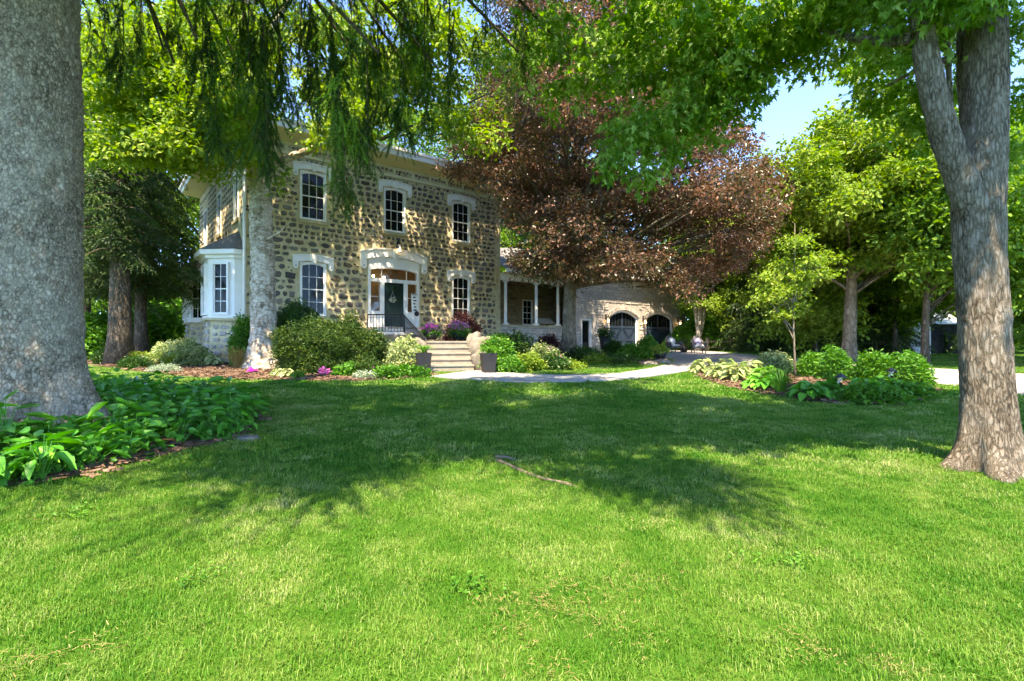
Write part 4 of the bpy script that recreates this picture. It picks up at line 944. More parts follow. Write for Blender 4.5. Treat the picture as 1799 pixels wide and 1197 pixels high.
m_ = MB(); v = [(6.6, -.6, 4.1), (11.6, -.6, 4.1), (11.6, 4.5, 5.9), (6.6, 4.5, 5.9), (11.2, -1.6, 4.44), (23.8, -1.6, 4.44), (20.6, 4.5, 6.5), (11.2, 4.5, 6.5), (23.8, 8.5, 4.44), (11.2, -.6, 4.1)]; m_.add(v, [(0, 1, 2, 3), (4, 5, 6, 7), (5, 8, 6), (4, 7, 3, 9)]); m_.build('roof', M['shingle'], wing)
m_ = MB(); m_.box(12.0, 22.9, 5.0, 5.2, -1.4, 4.2); m_.build('rear_walls', M['dark'], wing)
for i, (s_, nm) in enumerate(((14.55, 'between the narrow side door and the left garage door'), (18.53, 'on the pier between the two garage doors'), (22.85, 'right of the right hand garage door'))):
    l2 = thing('wall_lantern', 'small lit black lantern ' + nm, 'lantern', (*FC(s_, -1.27), EYE + 1.05), HA); lantern_parts(l2, 1.05)
# slatted pale lid on the porch
bn = thing('slatted_bench', 'pale slatted sloping lid behind the low porch wall', 'bench', (*FC(10.9, .9), EYE + .62), HA)
sm_ = MB(); sm_.box(-.06, .06, -.35, .35, .0, .03); smm = sm_.mesh('slat', M['metal_roof'])
for i in range(10): q = link('slat', smm, bn, (-.7 + i * .15, 0, .62)); q.rotation_euler = (R(32), 0, 0)
for x_ in (-.7, .7): q = MB(); q.box(x_ - .04, x_ + .04, -.25, .3, 0, .5); q.build('leg', M['metal_roof'], bn)

# ------------------------------------------------------------------ steps, stoop, rail
steps = thing('garden_steps', 'five worn stone steps climbing from the walk to the front door', 'steps', (STAIR_L[0], STAIR_L[1], 0), SA)
zb = Tz(*STAIR_L) + .05; rs = (EYE - .02 - zb) / 5
for i in range(5):
    m_ = MB(); z1_ = zb + rs * (i + 1)
    m_.box(0, 1.42, i * .32, i * .32 + (.36 if i < 4 else 1.2), z1_ - rs - .1, z1_ - .055); m_.build('riser', M['step_stone'], steps)
    m_ = MB(); m_.box(-.01, 1.43, i * .32 - .03, i * .32 + (.335 if i < 4 else 1.2), z1_ - .054, z1_); m_.build('tread', M['step_stone'], steps)
terr = structure(link('terrace', None)); m_ = MB()
poly = [SW(0, 2.4), SW(1.42, 2.4), SW(2.6, 3.2), FC(3.6, -.4), FC(3.6, -.05), FC(-1.6, -.05), FC(-1.6, -1.5)]
m_.prism_z(poly, EYE - .6, EYE - .03); m_.build('paving', M['step_stone'], terr)
stoop = thing('door_stoop', 'white panelled stoop below the dark front door', 'stoop', (HS[0], HS[1], EYE), HA)
m_ = MB(); m_.box(-1.35, 1.4, -1.1, -.13, -.1, .56); m_.build('base', M['white'], stoop); m_ = MB(); m_.box(-1.4, 1.45, -1.15, -.125, .561, .62); m_.build('top', M['step_stone'], stoop)
m_ = MB(); m_.box(-1.0, 1.4, -1.5, -1.152, -.1, .28); m_.build('step', M['step_stone'], stoop)
rail = thing('iron_railing', 'black wrought iron handrail beside the front steps', 'railing')
ra, rb, rc = P(646, 553, 22.0), P(709, 553, 21.4), P(747, 596, 17.6)
m_ = MB(); m_.tube([ra, rb, rc, (rc[0] + .04, rc[1] - .1, rc[2] - .06), (rc[0] + .02, rc[1] - .12, rc[2] - .16)], .028, 8); m_.build('handrail', M['black'], rail, True)
m_ = MB(); dn = Vector((0, 0, -.72)); m_.tube([Vector(ra) + dn, Vector(rb) + dn], .014, 6); m_.tube([Vector(rb) + dn, Vector(rc) + Vector((0, 0, -.62))], .014, 6); m_.tube([Vector(ra) + dn * .15, Vector(rb) + dn * .15, Vector(rc) + dn * .15], .012, 6); m_.build('lower_rail', M['black'], rail)
def bal(p, q, k):
    for i in range(k):
        t = i / (k - 1); a = Vector(p).lerp(Vector(q), t); m_ = MB(); m_.tube([a, a + Vector((0, 0, -.72))], .011 if 0 < i < k - 1 else .024, 5); m_.build('baluster', M['black'], rail)
bal(ra, rb, 13); bal(Vector(rb).lerp(Vector(rc), .05), rc, 26)
m_ = MB(); m_.tube([rc, (rc[0], rc[1], Tz(rc[0], rc[1]) + .5)], .03, 8); m_.lathe([(.0, -.03), (.05, 0), (.05, .05), (.0, .08)], 10, rc); m_.build('newel', M['black'], rail)
def boulder(loc, r, seed, label, z=None, matl='boulder'):
    m_ = MB(); nu, nv = 18, 12; v = []; f = []
    for j in range(nv + 1):
        for i in range(nu):
            th, ph = 2 * math.pi * i / nu, math.pi * j / nv; d = Vector((math.sin(ph) * math.cos(th), math.sin(ph) * math.sin(th), math.cos(ph)))
            k = 1 + .25 * noise.noise(d * 1.4 + Vector((seed * 3.1, 0, 0))) + .08 * noise.noise(d * 4 + Vector((seed, 5, 0)))
            d = Vector([math.copysign(abs(c) ** .75, c) for c in d]); v.append((d.x * r[0] * k, d.y * r[1] * k, d.z * r[2] * k))
    for j in range(nv):
        for i in range(nu): f.append((j * nu + i, (j + 1) * nu + i, (j + 1) * nu + (i + 1) % nu, j * nu + (i + 1) % nu))
    m_.add(v, f); o = m_.build('boulder', M[matl], None, True, (loc[0], loc[1], (Tz(*loc) if z is None else z)), seed); return tag(o, label, 'boulder', None)
boulder(SW(1.85, .25), (.38, .45, .42), 1, 'lowest tan boulder right of the bottom step', zb + .25)
boulder(SW(1.82, .95), (.36, .42, .55), 2, 'tall tan boulder right of the middle steps', zb + .55)
boulder(SW(1.75, 1.65), (.30, .42, .60), 3, 'rounded boulder at the top right of the garden steps', zb + .72)
boulder(SW(2.25, .9), (.40, .5, .60), 4, 'big pinkish boulder beside the right hand planter', zb + .5)
boulder(SW(-.45, 1.2), (.42, .4, .45), 5, 'pale rounded boulder left of the steps under the handrail', zb + .62)
boulder(SW(-.4, .45), (.35, .35, .35), 6, 'low boulder left of the bottom step behind the planter', zb + .15)
# things by the door
wr = thing('door_wreath', 'small white flower basket wreath hanging on the dark front door', 'wreath', (*FC(-.1, -.03), EYE + 2.0), HA)
rg_ = np.random.default_rng(4); a_ = rg_.uniform(0, 6.28, 34); q_ = .16 * np.sqrt(rg_.uniform(0.1, 1, 34)); scatter('blossoms', LC['whitefl'], np.stack([q_ * np.cos(a_), -.05 + 0 * a_, q_ * .8 * np.sin(a_)], 1), rand_rot(rg_, 34), rg_.uniform(.5, .9, 34), wr)
m_ = MB(); m_.tube([(-.1, -.02, .08), (0, -.02, .38), (.1, -.02, .08)], .006, 5); m_.build('hanger', M['white'], wr)
sg = thing('porch_sign', 'narrow white standing sign leaning right of the front door', 'sign', (*FC(1.02, -.35), EYE + .63), HA)
m_ = MB(); m_.box(-.17, .17, 0, .03, .72, 1.72); b_ = m_.build('board', M['white'], sg); b_.rotation_euler = (R(-6), 0, 0)
m_ = MB()
for i in range(5): m_.box(-.09 + .02 * (i % 2), .09 - .03 * (i % 3), -.006, -.001, .86 + i * .16, .93 + i * .16)
m_.box(-.15, .15, -.006, -.001, 1.66, 1.69); q = m_.build('lettering', M['black'], sg); q.rotation_euler = (R(-6), 0, 0)
m_ = MB(); m_.box(-.15, -.10, .0, .03, 0, .72); m_.box(.10, .15, 0, .03, 0, .72); m_.build('leg', M['white'], sg)
m_ = MB(); m_.lathe([(.0, 0), (.13, 0), (.13, .03), (.0, .05)], 16); mbx = m_.build('letter_box', M['black'], None, True, (*FC(.99, -.47), EYE + 1.33), 0); mbx.rotation_euler = (R(90), 0, HA); tag(mbx, 'round black disc hanging on the white sign by the door', 'plaque')

# ------------------------------------------------------------------ the large trees
# left spruce: a huge scaly trunk close to the camera
def big_trunk(path, rad, base, flare, seed, bark, parent, nseg=150, rows=220, rough=.012, lobes=5, fl_h=.45, name='trunk', z_from=-.25):
    """path: function h -> (x, y) centre offset; rad: function h -> radius"""
    v = []; f = []; hmax = rad[1]
    for j in range(rows + 1):
        t = j / rows; h = z_from + (hmax - z_from) * t ** 1.25
        cx, cy = path(h); r0 = rad[0](h)
        for i in range(nseg):
            th = 2 * math.pi * i / nseg; fl = flare * math.exp(-max(0, h) / fl_h) * (1 + .55 * math.sin(lobes * th + seed) + .3 * math.sin((lobes - 2) * th + 1.3 * seed))
            d = Vector((math.cos(th), math.sin(th), 0)); p = Vector((cx, cy, h)) + d * (r0 + fl)
            q = p + Vector((seed * 7, 0, 0))
            k = .07 * r0 * noise.noise(Vector((q.x * 1.5, q.y * 1.5, q.z * .7))) + rough * noise.noise(Vector((q.x * 11, q.y * 11, q.z * 6))) + rough * .8 * noise.noise(Vector((q.x * 28, q.y * 28, q.z * 17)))
            v.append(p + d * k)
    for j in range(rows):
        for i in range(nseg): i2 = (i + 1) % nseg; f.append((j * nseg + i, j * nseg + i2, (j + 1) * nseg + i2, (j + 1) * nseg + i))
    m_ = MB(); m_.add(v, f); return m_.build(name, M[bark], parent, True)
bz = Tz(*SPR)
spruce = thing('spruce_tree', 'huge grey scaly spruce trunk at the left edge with drooping needle curtains', 'tree', (SPR[0], SPR[1], bz))
big_trunk(lambda h: (0, 0), (lambda h: .535 - .012 * h, 16.0), 0, .42, 1.0, 'spruce_bark', spruce, 220, 420, .020, 5, .38)
rng = np.random.default_rng(11)
# long boughs above the frame with curtains of hanging shoots; (end x, end y, end z, bottom profile)
boughs = [((-3.9, 8.6, 6.6), 8.0), ((-2.4, 8.0, 6.0), 7.6), ((-1.2, 8.2, 5.9), 8.2), ((.2, 8.6, 6.3), 8.8), ((-3.0, 9.8, 6.9), 8.4), ((-1.8, 6.9, 5.4), 7.0), ((-4.6, 7.4, 5.9), 7.0), ((-5.6, 8.4, 6.1), 6.6), ((-5.2, 9.4, 6.9), 7.4), ((.9, 9.4, 7.0), 9.6), ((-2.2, 10.6, 7.2), 9.2), ((-6.6, 9.6, 7.0), 7.6)]
def lowest(px):     # how far down the curtains hang in the view, per direction
    return np.interp(px, [100, 160, 200, 260, 300, 360, 420, 470, 520, 560, 600, 640, 690, 740, 780, 830, 900, 960, 1020], [150, 250, 205, 130, 160, 300, 285, 325, 210, 300, 390, 300, 320, 300, 215, 180, 205, 130, 40])
sp = []; rt = []; sl = []
for k, (e, z0) in enumerate(boughs):
    s = Vector((SPR[0], SPR[1], z0 + 1.4)); ev = Vector(e); cv = bez(s, s.lerp(ev, .5) + Vector((0, 0, .9)), ev, 26)
    m_ = MB(); loc = [p - Vector((SPR[0], SPR[1], bz)) for p in cv]; m_.tube(loc, [.085 * (1 - .85 * i / 25) + .006 for i in range(26)], 8, cap=False, wob=.2); m_.build('limb', M['brown_bark'], spruce, True)
    for q in range(2):
        t = rng.uniform(5, 25); i = int(t); c0 = cv[i].lerp(cv[i + 1] if i < 25 else cv[i], t - i) + Vector((rng.normal(0, .12), rng.normal(0, .25), 0))
        px = 899.5 + FPX * c0.x / c0.y
        if px < 360 and rng.uniform() < .7: continue
        low0 = lowest(px) - rng.exponential(60); sd_ = rng.uniform(.05, .13)
        for m in range(int(rng.uniform(2, 5))):
            p = c0 + Vector((rng.normal(0, sd_), rng.normal(0, sd_ * 2), 0)); zl = EYE + (598.5 - low0 + rng.exponential(45)) / FPX * p.y; z = p.z
            while z > zl + .3:
                sp.append((p.x - SPR[0] + rng.normal(0, .05), p.y - SPR[1] + rng.normal(0, .025), z - bz)); rt.append((rng.normal(0, .3), rng.normal(0, .3), rng.uniform(0, 6.28))); sl.append(rng.uniform(.5, .85)); z -= .5
dp = []; dr = []; ds = []
def tassels(px, top, low, Y_, n_, sd_):
    """a hanging bough: a drooping stem with tassels of needles hanging from it"""
    a, b = Vector(P(px + rng.normal(0, 8), top, Y_)), Vector(P(px, low + 0.0, Y_)); m_ = MB(); o3 = Vector((SPR[0], SPR[1], bz))
    m_.tube([q - o3 for q in bez(a, a.lerp(b, .5) + Vector((rng.normal(0, .05), rng.normal(0, .1), 0)), b + Vector((0, 0, .3)), 7)], [.012, .011, .010, .008, .007, .005, .003], 5, cap=False); m_.build('twig', M['brown_bark'], spruce, True)
    for q in range(n_):
        t = rng.uniform(0, 1) ** .8; p = a.lerp(b, t * .85) + Vector((rng.normal(0, sd_), rng.normal(0, sd_ * 2), .3 - .1 * t)); p.z = max(p.z, b.z + .45)
        ro = (rng.normal(0, .22), rng.normal(0, .22), rng.uniform(0, 6.28)); so = rng.uniform(.45, .85)
        if q % 4: dp.append(tuple(p - o3)); dr.append(ro); ds.append(so)
for px, top, low, Y_, n_, sd_ in ((612, 120, 395, 7.6, 44, .07), (640, 60, 330, 7.8, 36, .07), (588, 40, 300, 7.9, 28, .06), (470, 40, 325, 7.8, 44, .07), (495, -20, 230, 8.0, 30, .07), (445, -30, 200, 8.0, 26, .07), (700, 20, 305, 8.2, 40, .07), (672, -20, 250, 8.0, 34, .08), (748, -10, 260, 8.4, 26, .06), (385, 60, 300, 8.4, 36, .07), (355, -10, 225, 8.4, 24, .06), (412, -30, 170, 8.2, 24, .07), (550, -30, 220, 8.2, 26, .06), (205, -40, 200, 8.6, 18, .05), (172, -40, 140, 8.8, 16, .05), (250, -40, 100, 8.8, 14, .06), (300, -40, 120, 8.8, 14, .06), (525, -40, 150, 8.4, 24, .08), (610, -60, 120, 8.4, 26, .1), (790, -40, 150, 9.0, 20, .07), (850, -40, 130, 9.4, 18, .07), (915, -40, 160, 9.6, 18, .07), (720, -60, 120, 8.8, 22, .1)):
    tassels(px, top, low, Y_, n_, sd_)
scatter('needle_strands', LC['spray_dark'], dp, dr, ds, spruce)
rng.integers(0, 6, len(dp) + sum(int(n_ / 4 + .75) for n_ in (44, 36, 28, 44, 30, 26, 40, 34, 26, 36, 24, 24, 26, 18, 16, 14, 14, 24, 26, 20, 18, 18, 22)))
scatter('needle_curtains', LC['spray'], sp, rt, sl, spruce, rng=rng)
# the crown proper, high above the frame: it shades the lawn
pts = []; rots = []; scl = []
for z in np.arange(7.6, 15.5, .42):
    r0 = 7.0 * (1 - (z - 7.6) / 14)
    for b in range(7):
        a = rng.uniform(0, 6.28); L = r0 * rng.uniform(.65, 1.05)
        for t in np.linspace(.15, 1, int(L * 2.6)):
            if not 5.4 < SPR[1] + L * t * math.sin(a) + .53 * z < 11.8: continue
            pts.append((L * t * math.cos(a) + rng.normal(0, .45), L * t * math.sin(a) + rng.normal(0, .45), z - bz - .16 * L * t * t)); rots.append((rng.normal(0, .2), .3, rng.uniform(0, 6.28))); scl.append(rng.uniform(.9, 1.5))
for i in range(17):  # extra unseen boughs added to deepen the shade on the mid lawn
    x = rng.uniform(-4.5, 1.6); y = rng.uniform(1.2, 6.0); z = rng.uniform(7.6, 10.5); a = math.atan2(y - SPR[1], x - SPR[0])
    for q in range(30):
        rr_ = .85 * math.sqrt(rng.uniform()); th = rng.uniform(0, 6.28); pts.append((x - SPR[0] + rr_ * math.cos(th), y - SPR[1] + rr_ * math.sin(th), z - bz + rng.normal(0, .12))); rots.append((rng.normal(0, .2), .3, rng.uniform(0, 6.28))); scl.append(rng.uniform(.9, 1.4))
scatter('crown', LC['fan'], pts, rots, scl, spruce, rng=rng)

# right maple
MX, MY = at_x(1741, 5.3)
bz = Tz(MX, MY)
maple = thing('maple_tree', 'forked maple trunk at the right edge under hanging light green leaves', 'tree', (MX, MY, bz))
def px2(px, py, Y=5.3): q = P(px, py, Y); return (q[0] - MX, q[1] - MY, q[2] - bz)
tp = [px2(1741, 850), px2(1739, 760), px2(1736, 640), px2(1733, 540), px2(1727, 430), px2(1728, 330)]
hs = [p[2] for p in tp]; xs_ = [p[0] for p in tp]
top = hs[-1]
path_x = lambda h: float(np.interp(h, hs + [top + 1, top + 3.5, top + 7], xs_ + [px2(1746, 160)[0], px2(1742, -60)[0] + .05, .3]))
def mrad(h): return float(np.interp(h, [0, 1.0, 2.2, 2.9, 3.3, 3.8, 6, 10], [.235, .215, .212, .225, .22, .185, .16, .06]))
big_trunk(lambda h: (path_x(h), .02 * h), (mrad, 10.0), 0, .15, 2.0, 'maple_bark', maple, 120, 240, .009, 6, .22)
st_ = [px2(1734, 470), px2(1716, 385), px2(1694, 325), px2(1668, 262), px2(1642, 180), px2(1626, 90), px2(1617, 0), px2(1606, -110), px2(1560, -400)]
m_ = MB(); cvp = []
for i in range(len(st_) - 1):
    for t in np.linspace(0, 1, 9)[:-1]: cvp.append(Vector(st_[i]).lerp(Vector(st_[i + 1]), t))
for _ in range(12): cvp = [cvp[0]] + [(cvp[i - 1] + cvp[i] * 2 + cvp[i + 1]) / 4 for i in range(1, len(cvp) - 1)] + [cvp[-1]]
m_.tube(cvp, [(.10 + .065 * min(1, i / 12)) - .09 * i / len(cvp) for i in range(len(cvp))], 60, wob=.10, sc_=7.0); m_.build('stem', M['maple_bark'], maple, True)
st2 = [Vector(px2(1722, 300, 5.45)), Vector(px2(1706, 200, 5.6)), Vector(px2(1700, 90, 5.7)), Vector(px2(1704, -60, 5.8)), Vector(px2(1730, -300, 6.2))]
m_ = MB(); m_.tube(bez(st2[0], st2[1], st2[2], 10) + bez(st2[2], st2[3], st2[4], 8)[1:], [.13 - .05 * i / 17 for i in range(17)], 20, wob=.1, sc_=6); m_.build('stem', M['maple_bark'], maple, True)
def limb(pts, r0, r1, par, bark, ori, seg=8):
    c = [Vector(p) - Vector(ori) for p in pts]
    cv = bez(c[0], c[1], c[2], 14) if len(c) == 3 else [c[i].lerp(c[i + 1], t) for i in range(len(c) - 1) for t in (0, .5)] + [c[-1]]
    m_ = MB(); m_.tube(cv, [r0 + (r1 - r0) * i / (len(cv) - 1) for i in range(len(cv))], seg, cap=False, wob=.15, sc_=5); return m_.build('limb', M[bark], par, True)
ori = (MX, MY, bz)
limb([P(1606, 66, 5.3), P(1540, 88, 5.6), P(1400, 40, 6.8)], .075, .012, maple, 'maple_bark', ori)
limb([P(1610, -20, 5.3), P(1400, -90, 7.2), P(1110, 240, 8.0)], .05, .006, maple, 'maple_bark', ori)
limb([P(1610, -40, 5.3), P(1450, -120, 6.5), P(1210, 60, 8.2)], .07, .015, maple, 'maple_bark', ori)
limb([P(1700, 100, 5.7), P(1650, 100, 6.6), P(1560, 150, 8.0)], .06, .02, maple, 'maple_bark', ori)
limb([P(1662, 20, 6.0), P(1664, 120, 6.0), P(1676, 235, 6.0)], .035, .02, maple, 'maple_bark', ori)
rng = np.random.default_rng(21); A = []; S = []
# sprays seen in the photograph: (px, py, distance, radius, clusters)
sprays = [(1110, 55, 8.2, .75, 70), (1180, 40, 7.6, .8, 80), (1260, 45, 7.2, .8, 80), (1340, 45, 7.0, .8, 80), (1420, 30, 6.8, .75, 80), (1500, 25, 6.4, .65, 60), (1560, 10, 6.0, .5, 40), (1640, -5, 5.2, .5, 40), (1720, -25, 4.9, .5, 40), (1450, -40, 6.0, .8, 70), (1300, -40, 6.4, .9, 80), (1160, -30, 7.0, .9, 80),
          (1120, 235, 7.4, .42, 46), (1085, 285, 7.3, .22, 18), (1155, 215, 7.5, .45, 44), (1200, 180, 7.4, .5, 52), (1180, 265, 7.6, .32, 26), (1140, 305, 7.5, .2, 14), (1260, 150, 7.4, .5, 52), (1240, 215, 7.7, .35, 28), (1305, 125, 7.3, .45, 46), (1285, 185, 7.7, .35, 26), (1380, 75, 7.0, .4, 36), (1150, 120, 8.0, .7, 66), (1080, 120, 8.6, .6, 44), (1230, 100, 7.8, .7, 66), (1020, 60, 9.2, .7, 50), (960, 40, 9.6, .7, 50), (900, 90, 10.2, .6, 36), (1000, 150, 9.8, .6, 36),
          (1515, 105, 8.6, .5, 30), (1550, 90, 8.6, .6, 48), (1540, 160, 8.8, .4, 20), (1580, 150, 8.6, .5, 40), (1600, 210, 8.6, .35, 26), (1570, 215, 8.8, .3, 16), (1660, 60, 8.0, .5, 40), (1670, 150, 8.2, .45, 34), (1690, 220, 8.4, .4, 26), (1660, 230, 8.6, .4, 24), (1790, 40, 7.4, .5, 40), (1799, 160, 7.6, .4, 30), (1790, 260, 8.0, .4, 26), (1810, 330, 8.2, .4, 22)]
for px, py, Y_, r_, n_ in sprays:
    n_ = int(n_ * (.8 if py < 170 else .55))
    c = P(px, py, Y_); A.append(bough_points(rng, c, r_, n_, .22 * r_, .35 * r_)); S.append(rng.uniform(.7, 1.05, n_))
# the rest of the crown above the frame, boughs placed by where their shadow falls
k_ = 0
while k_ < 78:
    x = rng.uniform(-1.5, 10.5); y = rng.uniform(-.6, 13.5); z = rng.uniform(6.0, 13.5)
    if ((x - MX + .8) / 6.4) ** 2 + ((y - 5.6) / 6.6) ** 2 + ((z - 8) / 6.0) ** 2 > 1: continue
    if z < EYE + .70 * max(y, 0) + 1.3: continue
    if y + z * .53 < 7.0 or (x > 2.5 and y + z * .53 > 10.6): continue
    foot = y + (z - 4.9) * .53                       # where its shadow crosses the height of the hanging sprays
    if 5.9 < foot < 9.5 and -1 < x < 4.6: continue
    A.append(bough_points(rng, (x, y, z), 1.0, 34, .2, .3)); S.append(rng.uniform(1.2, 1.8, 34)); k_ += 1
A = np.concatenate(A) - np.array(ori); S = np.concatenate(S); n = len(A)
scatter('crown', LC['maple'], A, rand_rot(rng, n, .4), S, maple, rng=rng)

# pale-barked tree before the house corner
PB = at_x(463, 18.0); bz = Tz(*PB); ori = (PB[0], PB[1], bz)
pale = thing('pale_tree', 'tall tree with pale flaking bark before the left corner of the house', 'tree', ori)
def ppx(px, py): q = P(px, py, 18.0); return (q[0] - PB[0], q[2] - bz)
pk = [ppx(466, 645), ppx(463, 560), ppx(461, 450), ppx(457, 320), ppx(446, 190), ppx(437, 60), ppx(432, -60), ppx(430, -300)]
ph_ = [p[1] for p in pk]; pxx = [p[0] for p in pk]
big_trunk(lambda h: (float(np.interp(h, ph_, pxx)), 0), (lambda h: float(np.interp(h, [0, 1.2, 4, 8, 12, 18], [.50, .42, .38, .33, .27, .12])), 17.0), 0, .20, 3.0, 'pale_bark', pale, 90, 200, .045, 5, .5)
limb([P(478, 290, 18), P(540, 262, 17.7), P(602, 246, 17.4)], .14, .10, pale, 'pale_bark', ori)
limb([P(598, 247, 17.4), P(640, 238, 17.2), P(672, 244, 17.1), P(705, 226, 17), P(742, 219, 17), P(788, 190, 16.9), P(812, 186, 16.9), P(850, 168, 16.9), P(905, 150, 17)], .085, .012, pale, 'brown_bark', ori)
limb([P(672, 244, 17.1), P(720, 236, 16.8), P(752, 240, 16.6), P(790, 232, 16.4)], .03, .008, pale, 'brown_bark', ori)
limb([P(742, 219, 17), P(770, 180, 17.2), P(800, 150, 17.4)], .03, .008, pale, 'brown_bark', ori)
limb([P(560, 258, 17.5), P(600, 215, 17.5), P(650, 190, 17.5)], .04, .01, pale, 'brown_bark', ori)
limb([P(452, 250, 18), P(380, 110, 18.2), P(270, 10, 18.5)], .18, .12, pale, 'pale_bark', ori)
limb([P(470, 420, 17.7), P(492, 410, 17.5), P(505, 395, 17.4)], .05, .02, pale, 'pale_bark', ori)
limb([P(450, 330, 17.8), P(425, 300, 17.6), P(405, 290, 17.5)], .06, .015, pale, 'pale_bark', ori)
limb([P(440, 100, 18), P(470, 70, 17.8), P(520, -20, 17.5)], .12, .08, pale, 'pale_bark', ori)
limb([P(445, 200, 18), P(300, 215, 18.5), P(160, 215, 19)], .10, .03, pale, 'pale_bark', ori)
rng = np.random.default_rng(31); A = []
def dens_px(px, py): return 1
for i in range(110):
    px = rng.uniform(120, 900); py = rng.uniform(-420, 260); Y_ = rng.uniform(15.5, 24)
    if py > np.interp(px, [120, 300, 420, 480, 560, 700, 800, 900], [280, 235, 180, 60, 190, 215, 230, 210]): continue
    if 470 < px < 900 and rng.uniform() < .55: continue
    A.append(bough_points(rng, P(px, py, Y_), rng.uniform(.8, 1.6), 42, .22, .4))
for i in range(30):
    px = rng.uniform(540, 920); py = rng.uniform(0, 235)
    A.append(bough_points(rng, P(px, py, rng.uniform(14.8, 17.2)), rng.uniform(.45, .8), 17, .12, .25))
for i in range(52):
    px = rng.uniform(165, 430); py = rng.uniform(10, 275)
    A.append(bough_points(rng, P(px, py, rng.uniform(14.5, 18)), rng.uniform(.6, 1.1), 34, .16, .3))
A = np.concatenate(A) - np.array(ori); n = len(A)
scatter('crown', LC['lime'], A, rand_rot(rng, n), rng.uniform(.75, 1.2, n), pale, rng=rng)

# copper beech
BB = at_x(998, 22.0); bz = Tz(*BB)
def bcut(p): return True
def bout(A, rng):
    px = 899.5 + FPX * A[:, 0] / A[:, 1]; py = 598.5 - FPX * (A[:, 2] - EYE) / A[:, 1]; jit = rng.normal(0, 9, len(A))
    low = np.interp(px, [740, 800, 870, 884, 900, 950, 1000, 1080, 1130, 1200, 1260, 1330, 1390], [285, 305, 322, 345, 462, 482, 486, 475, 480, 512, 505, 455, 340])
    up = np.interp(px, [1150, 1250, 1300, 1340, 1390], [-900, 80, 205, 262, 305]); lft = np.interp(py, [-200, 60, 150, 230, 290], [900, 870, 830, 790, 760])
    hole = (px + jit > 884) & (px + jit < 935) & (py + jit > 395) & (py + jit < 440)
    return (py + jit < low) & (py + jit > up) & (px + jit > lft) & (px + 2 * jit < 1392) & ~hole
beech = tree('copper_beech_tree', 'large copper beech with bronze leaves in front of the garage wing', BB, (BB[0] + 1.9, 22.0, 10.6), (7.9, 6.6, 8.6), 'beech', 'beech_bark', .31, 150, 60, 7, br=.20, droop=.30, thick=.2, scale=(.8, 1.3), pfilter=bout, shell=.35, top=15)
rng = np.random.default_rng(71); A = []
for px, py, r_, n_ in [(905, 458, .8, 36), (945, 470, .8, 36), (1000, 478, .8, 36), (1060, 470, .9, 40), (1105, 468, .8, 36), (1150, 478, .8, 36), (1190, 492, .8, 36), (1080, 450, .9, 40), (1030, 452, .9, 40), (925, 445, .7, 30), (820, 300, 1.0, 40), (790, 295, .7, 26), (860, 250, 1.2, 50), (880, 350, .8, 34), (915, 452, .8, 34), (960, 455, 1.0, 50), (985, 435, .9, 40), (1010, 470, .8, 36), (1050, 470, .8, 30), (1120, 462, .8, 32), (1175, 480, .7, 30), (1215, 465, .9, 40), (1260, 450, 1.0, 50), (1300, 420, 1.0, 50), (1350, 370, .9, 44), (1370, 320, .8, 36), (1330, 290, .8, 34), (1340, 425, .7, 30), (1205, 510, .4, 14), (1150, 440, .9, 40), (1080, 430, .9, 40), (1020, 420, 1.0, 46), (980, 360, 1.1, 50), (940, 300, 1.2, 54), (1250, 330, 1.1, 54), (1180, 370, 1.2, 60), (1100, 350, 1.2, 60), (1290, 360, 1.0, 50)]:
    A.append(bough_points(rng, P(px, py, rng.uniform(17.2, 21)), r_, int(n_ * 1.35), .15, .3))
A = np.concatenate(A); A = A[bout(A, rng)] - np.array((BB[0], BB[1], bz)); n = len(A)
scatter('outer_sprays', LC['beech'], A, rand_rot(rng, n), rng.uniform(.8, 1.2, n), beech, rng=rng)

# ------------------------------------------------------------------ background trees
RG = 'trees beyond the driveway'
sap_b = G(1397, 664)
tree('young_tree', 'slim staked young tree with pale green leaves in the island bed', sap_b, (sap_b[0] - .1, sap_b[1], 3.4), (.85, .8, 1.5), 'lime_small', 'beech_bark', .032, 18, 13, 9, br=.45, droop=.25, thick=.12, shell=.2, top=4.4)
def bt(nm, lab, px, Y_, ccpx, ccpy, r, coll, bark, tr, nb, per, seed, **k):
    b = at_x(px, Y_); cx, cy, cz = P(ccpx, ccpy, Y_); return tree(nm, lab, b, (cx, cy, cz), r, coll, bark, tr, nb, per, seed, **k)
bt('maple_tree', 'broad light green maple with a stout sunlit trunk behind the fence', 1492, 21.5, 1530, 330, (4.6, 4.2, 4.0), 'lime', 'beech_bark', .29, 60, 42, 12, br=.26, shell=.35)
bt('maple_tree', 'tall light green tree filling the gap right of the copper beech', 1300, 38, 1440, 420, (6.0, 5, 6), 'lime', 'brown_bark', .25, 60, 40, 13, br=.26)
bt('maple_tree', 'slender tree with a thin brown trunk left of the stout maple', 1432, 25, 1420, 480, (2.8, 2.6, 3.2), 'lime', 'brown_bark', .12, 30, 34, 14, br=.32)
bt('maple_tree', 'thin leaning tree right of the stout maple behind the fence', 1572, 26, 1600, 440, (3.2, 3.0, 3.4), 'maple_far', 'brown_bark', .13, 34, 36, 15, br=.30)
bt('maple_tree', 'tree with a sunlit brown trunk in front of the white shed', 1626, 19.5, 1690, 380, (3.4, 3.2, 3.4), 'maple_far', 'brown_bark', .15, 44, 40, 16, br=.28)
bt('maple_tree', 'green tree seen right of the forked maple trunk', 1850, 20, 1860, 400, (4.0, 3.6, 4.5), 'maple_far', 'brown_bark', .2, 50, 40, 17, br=.27)
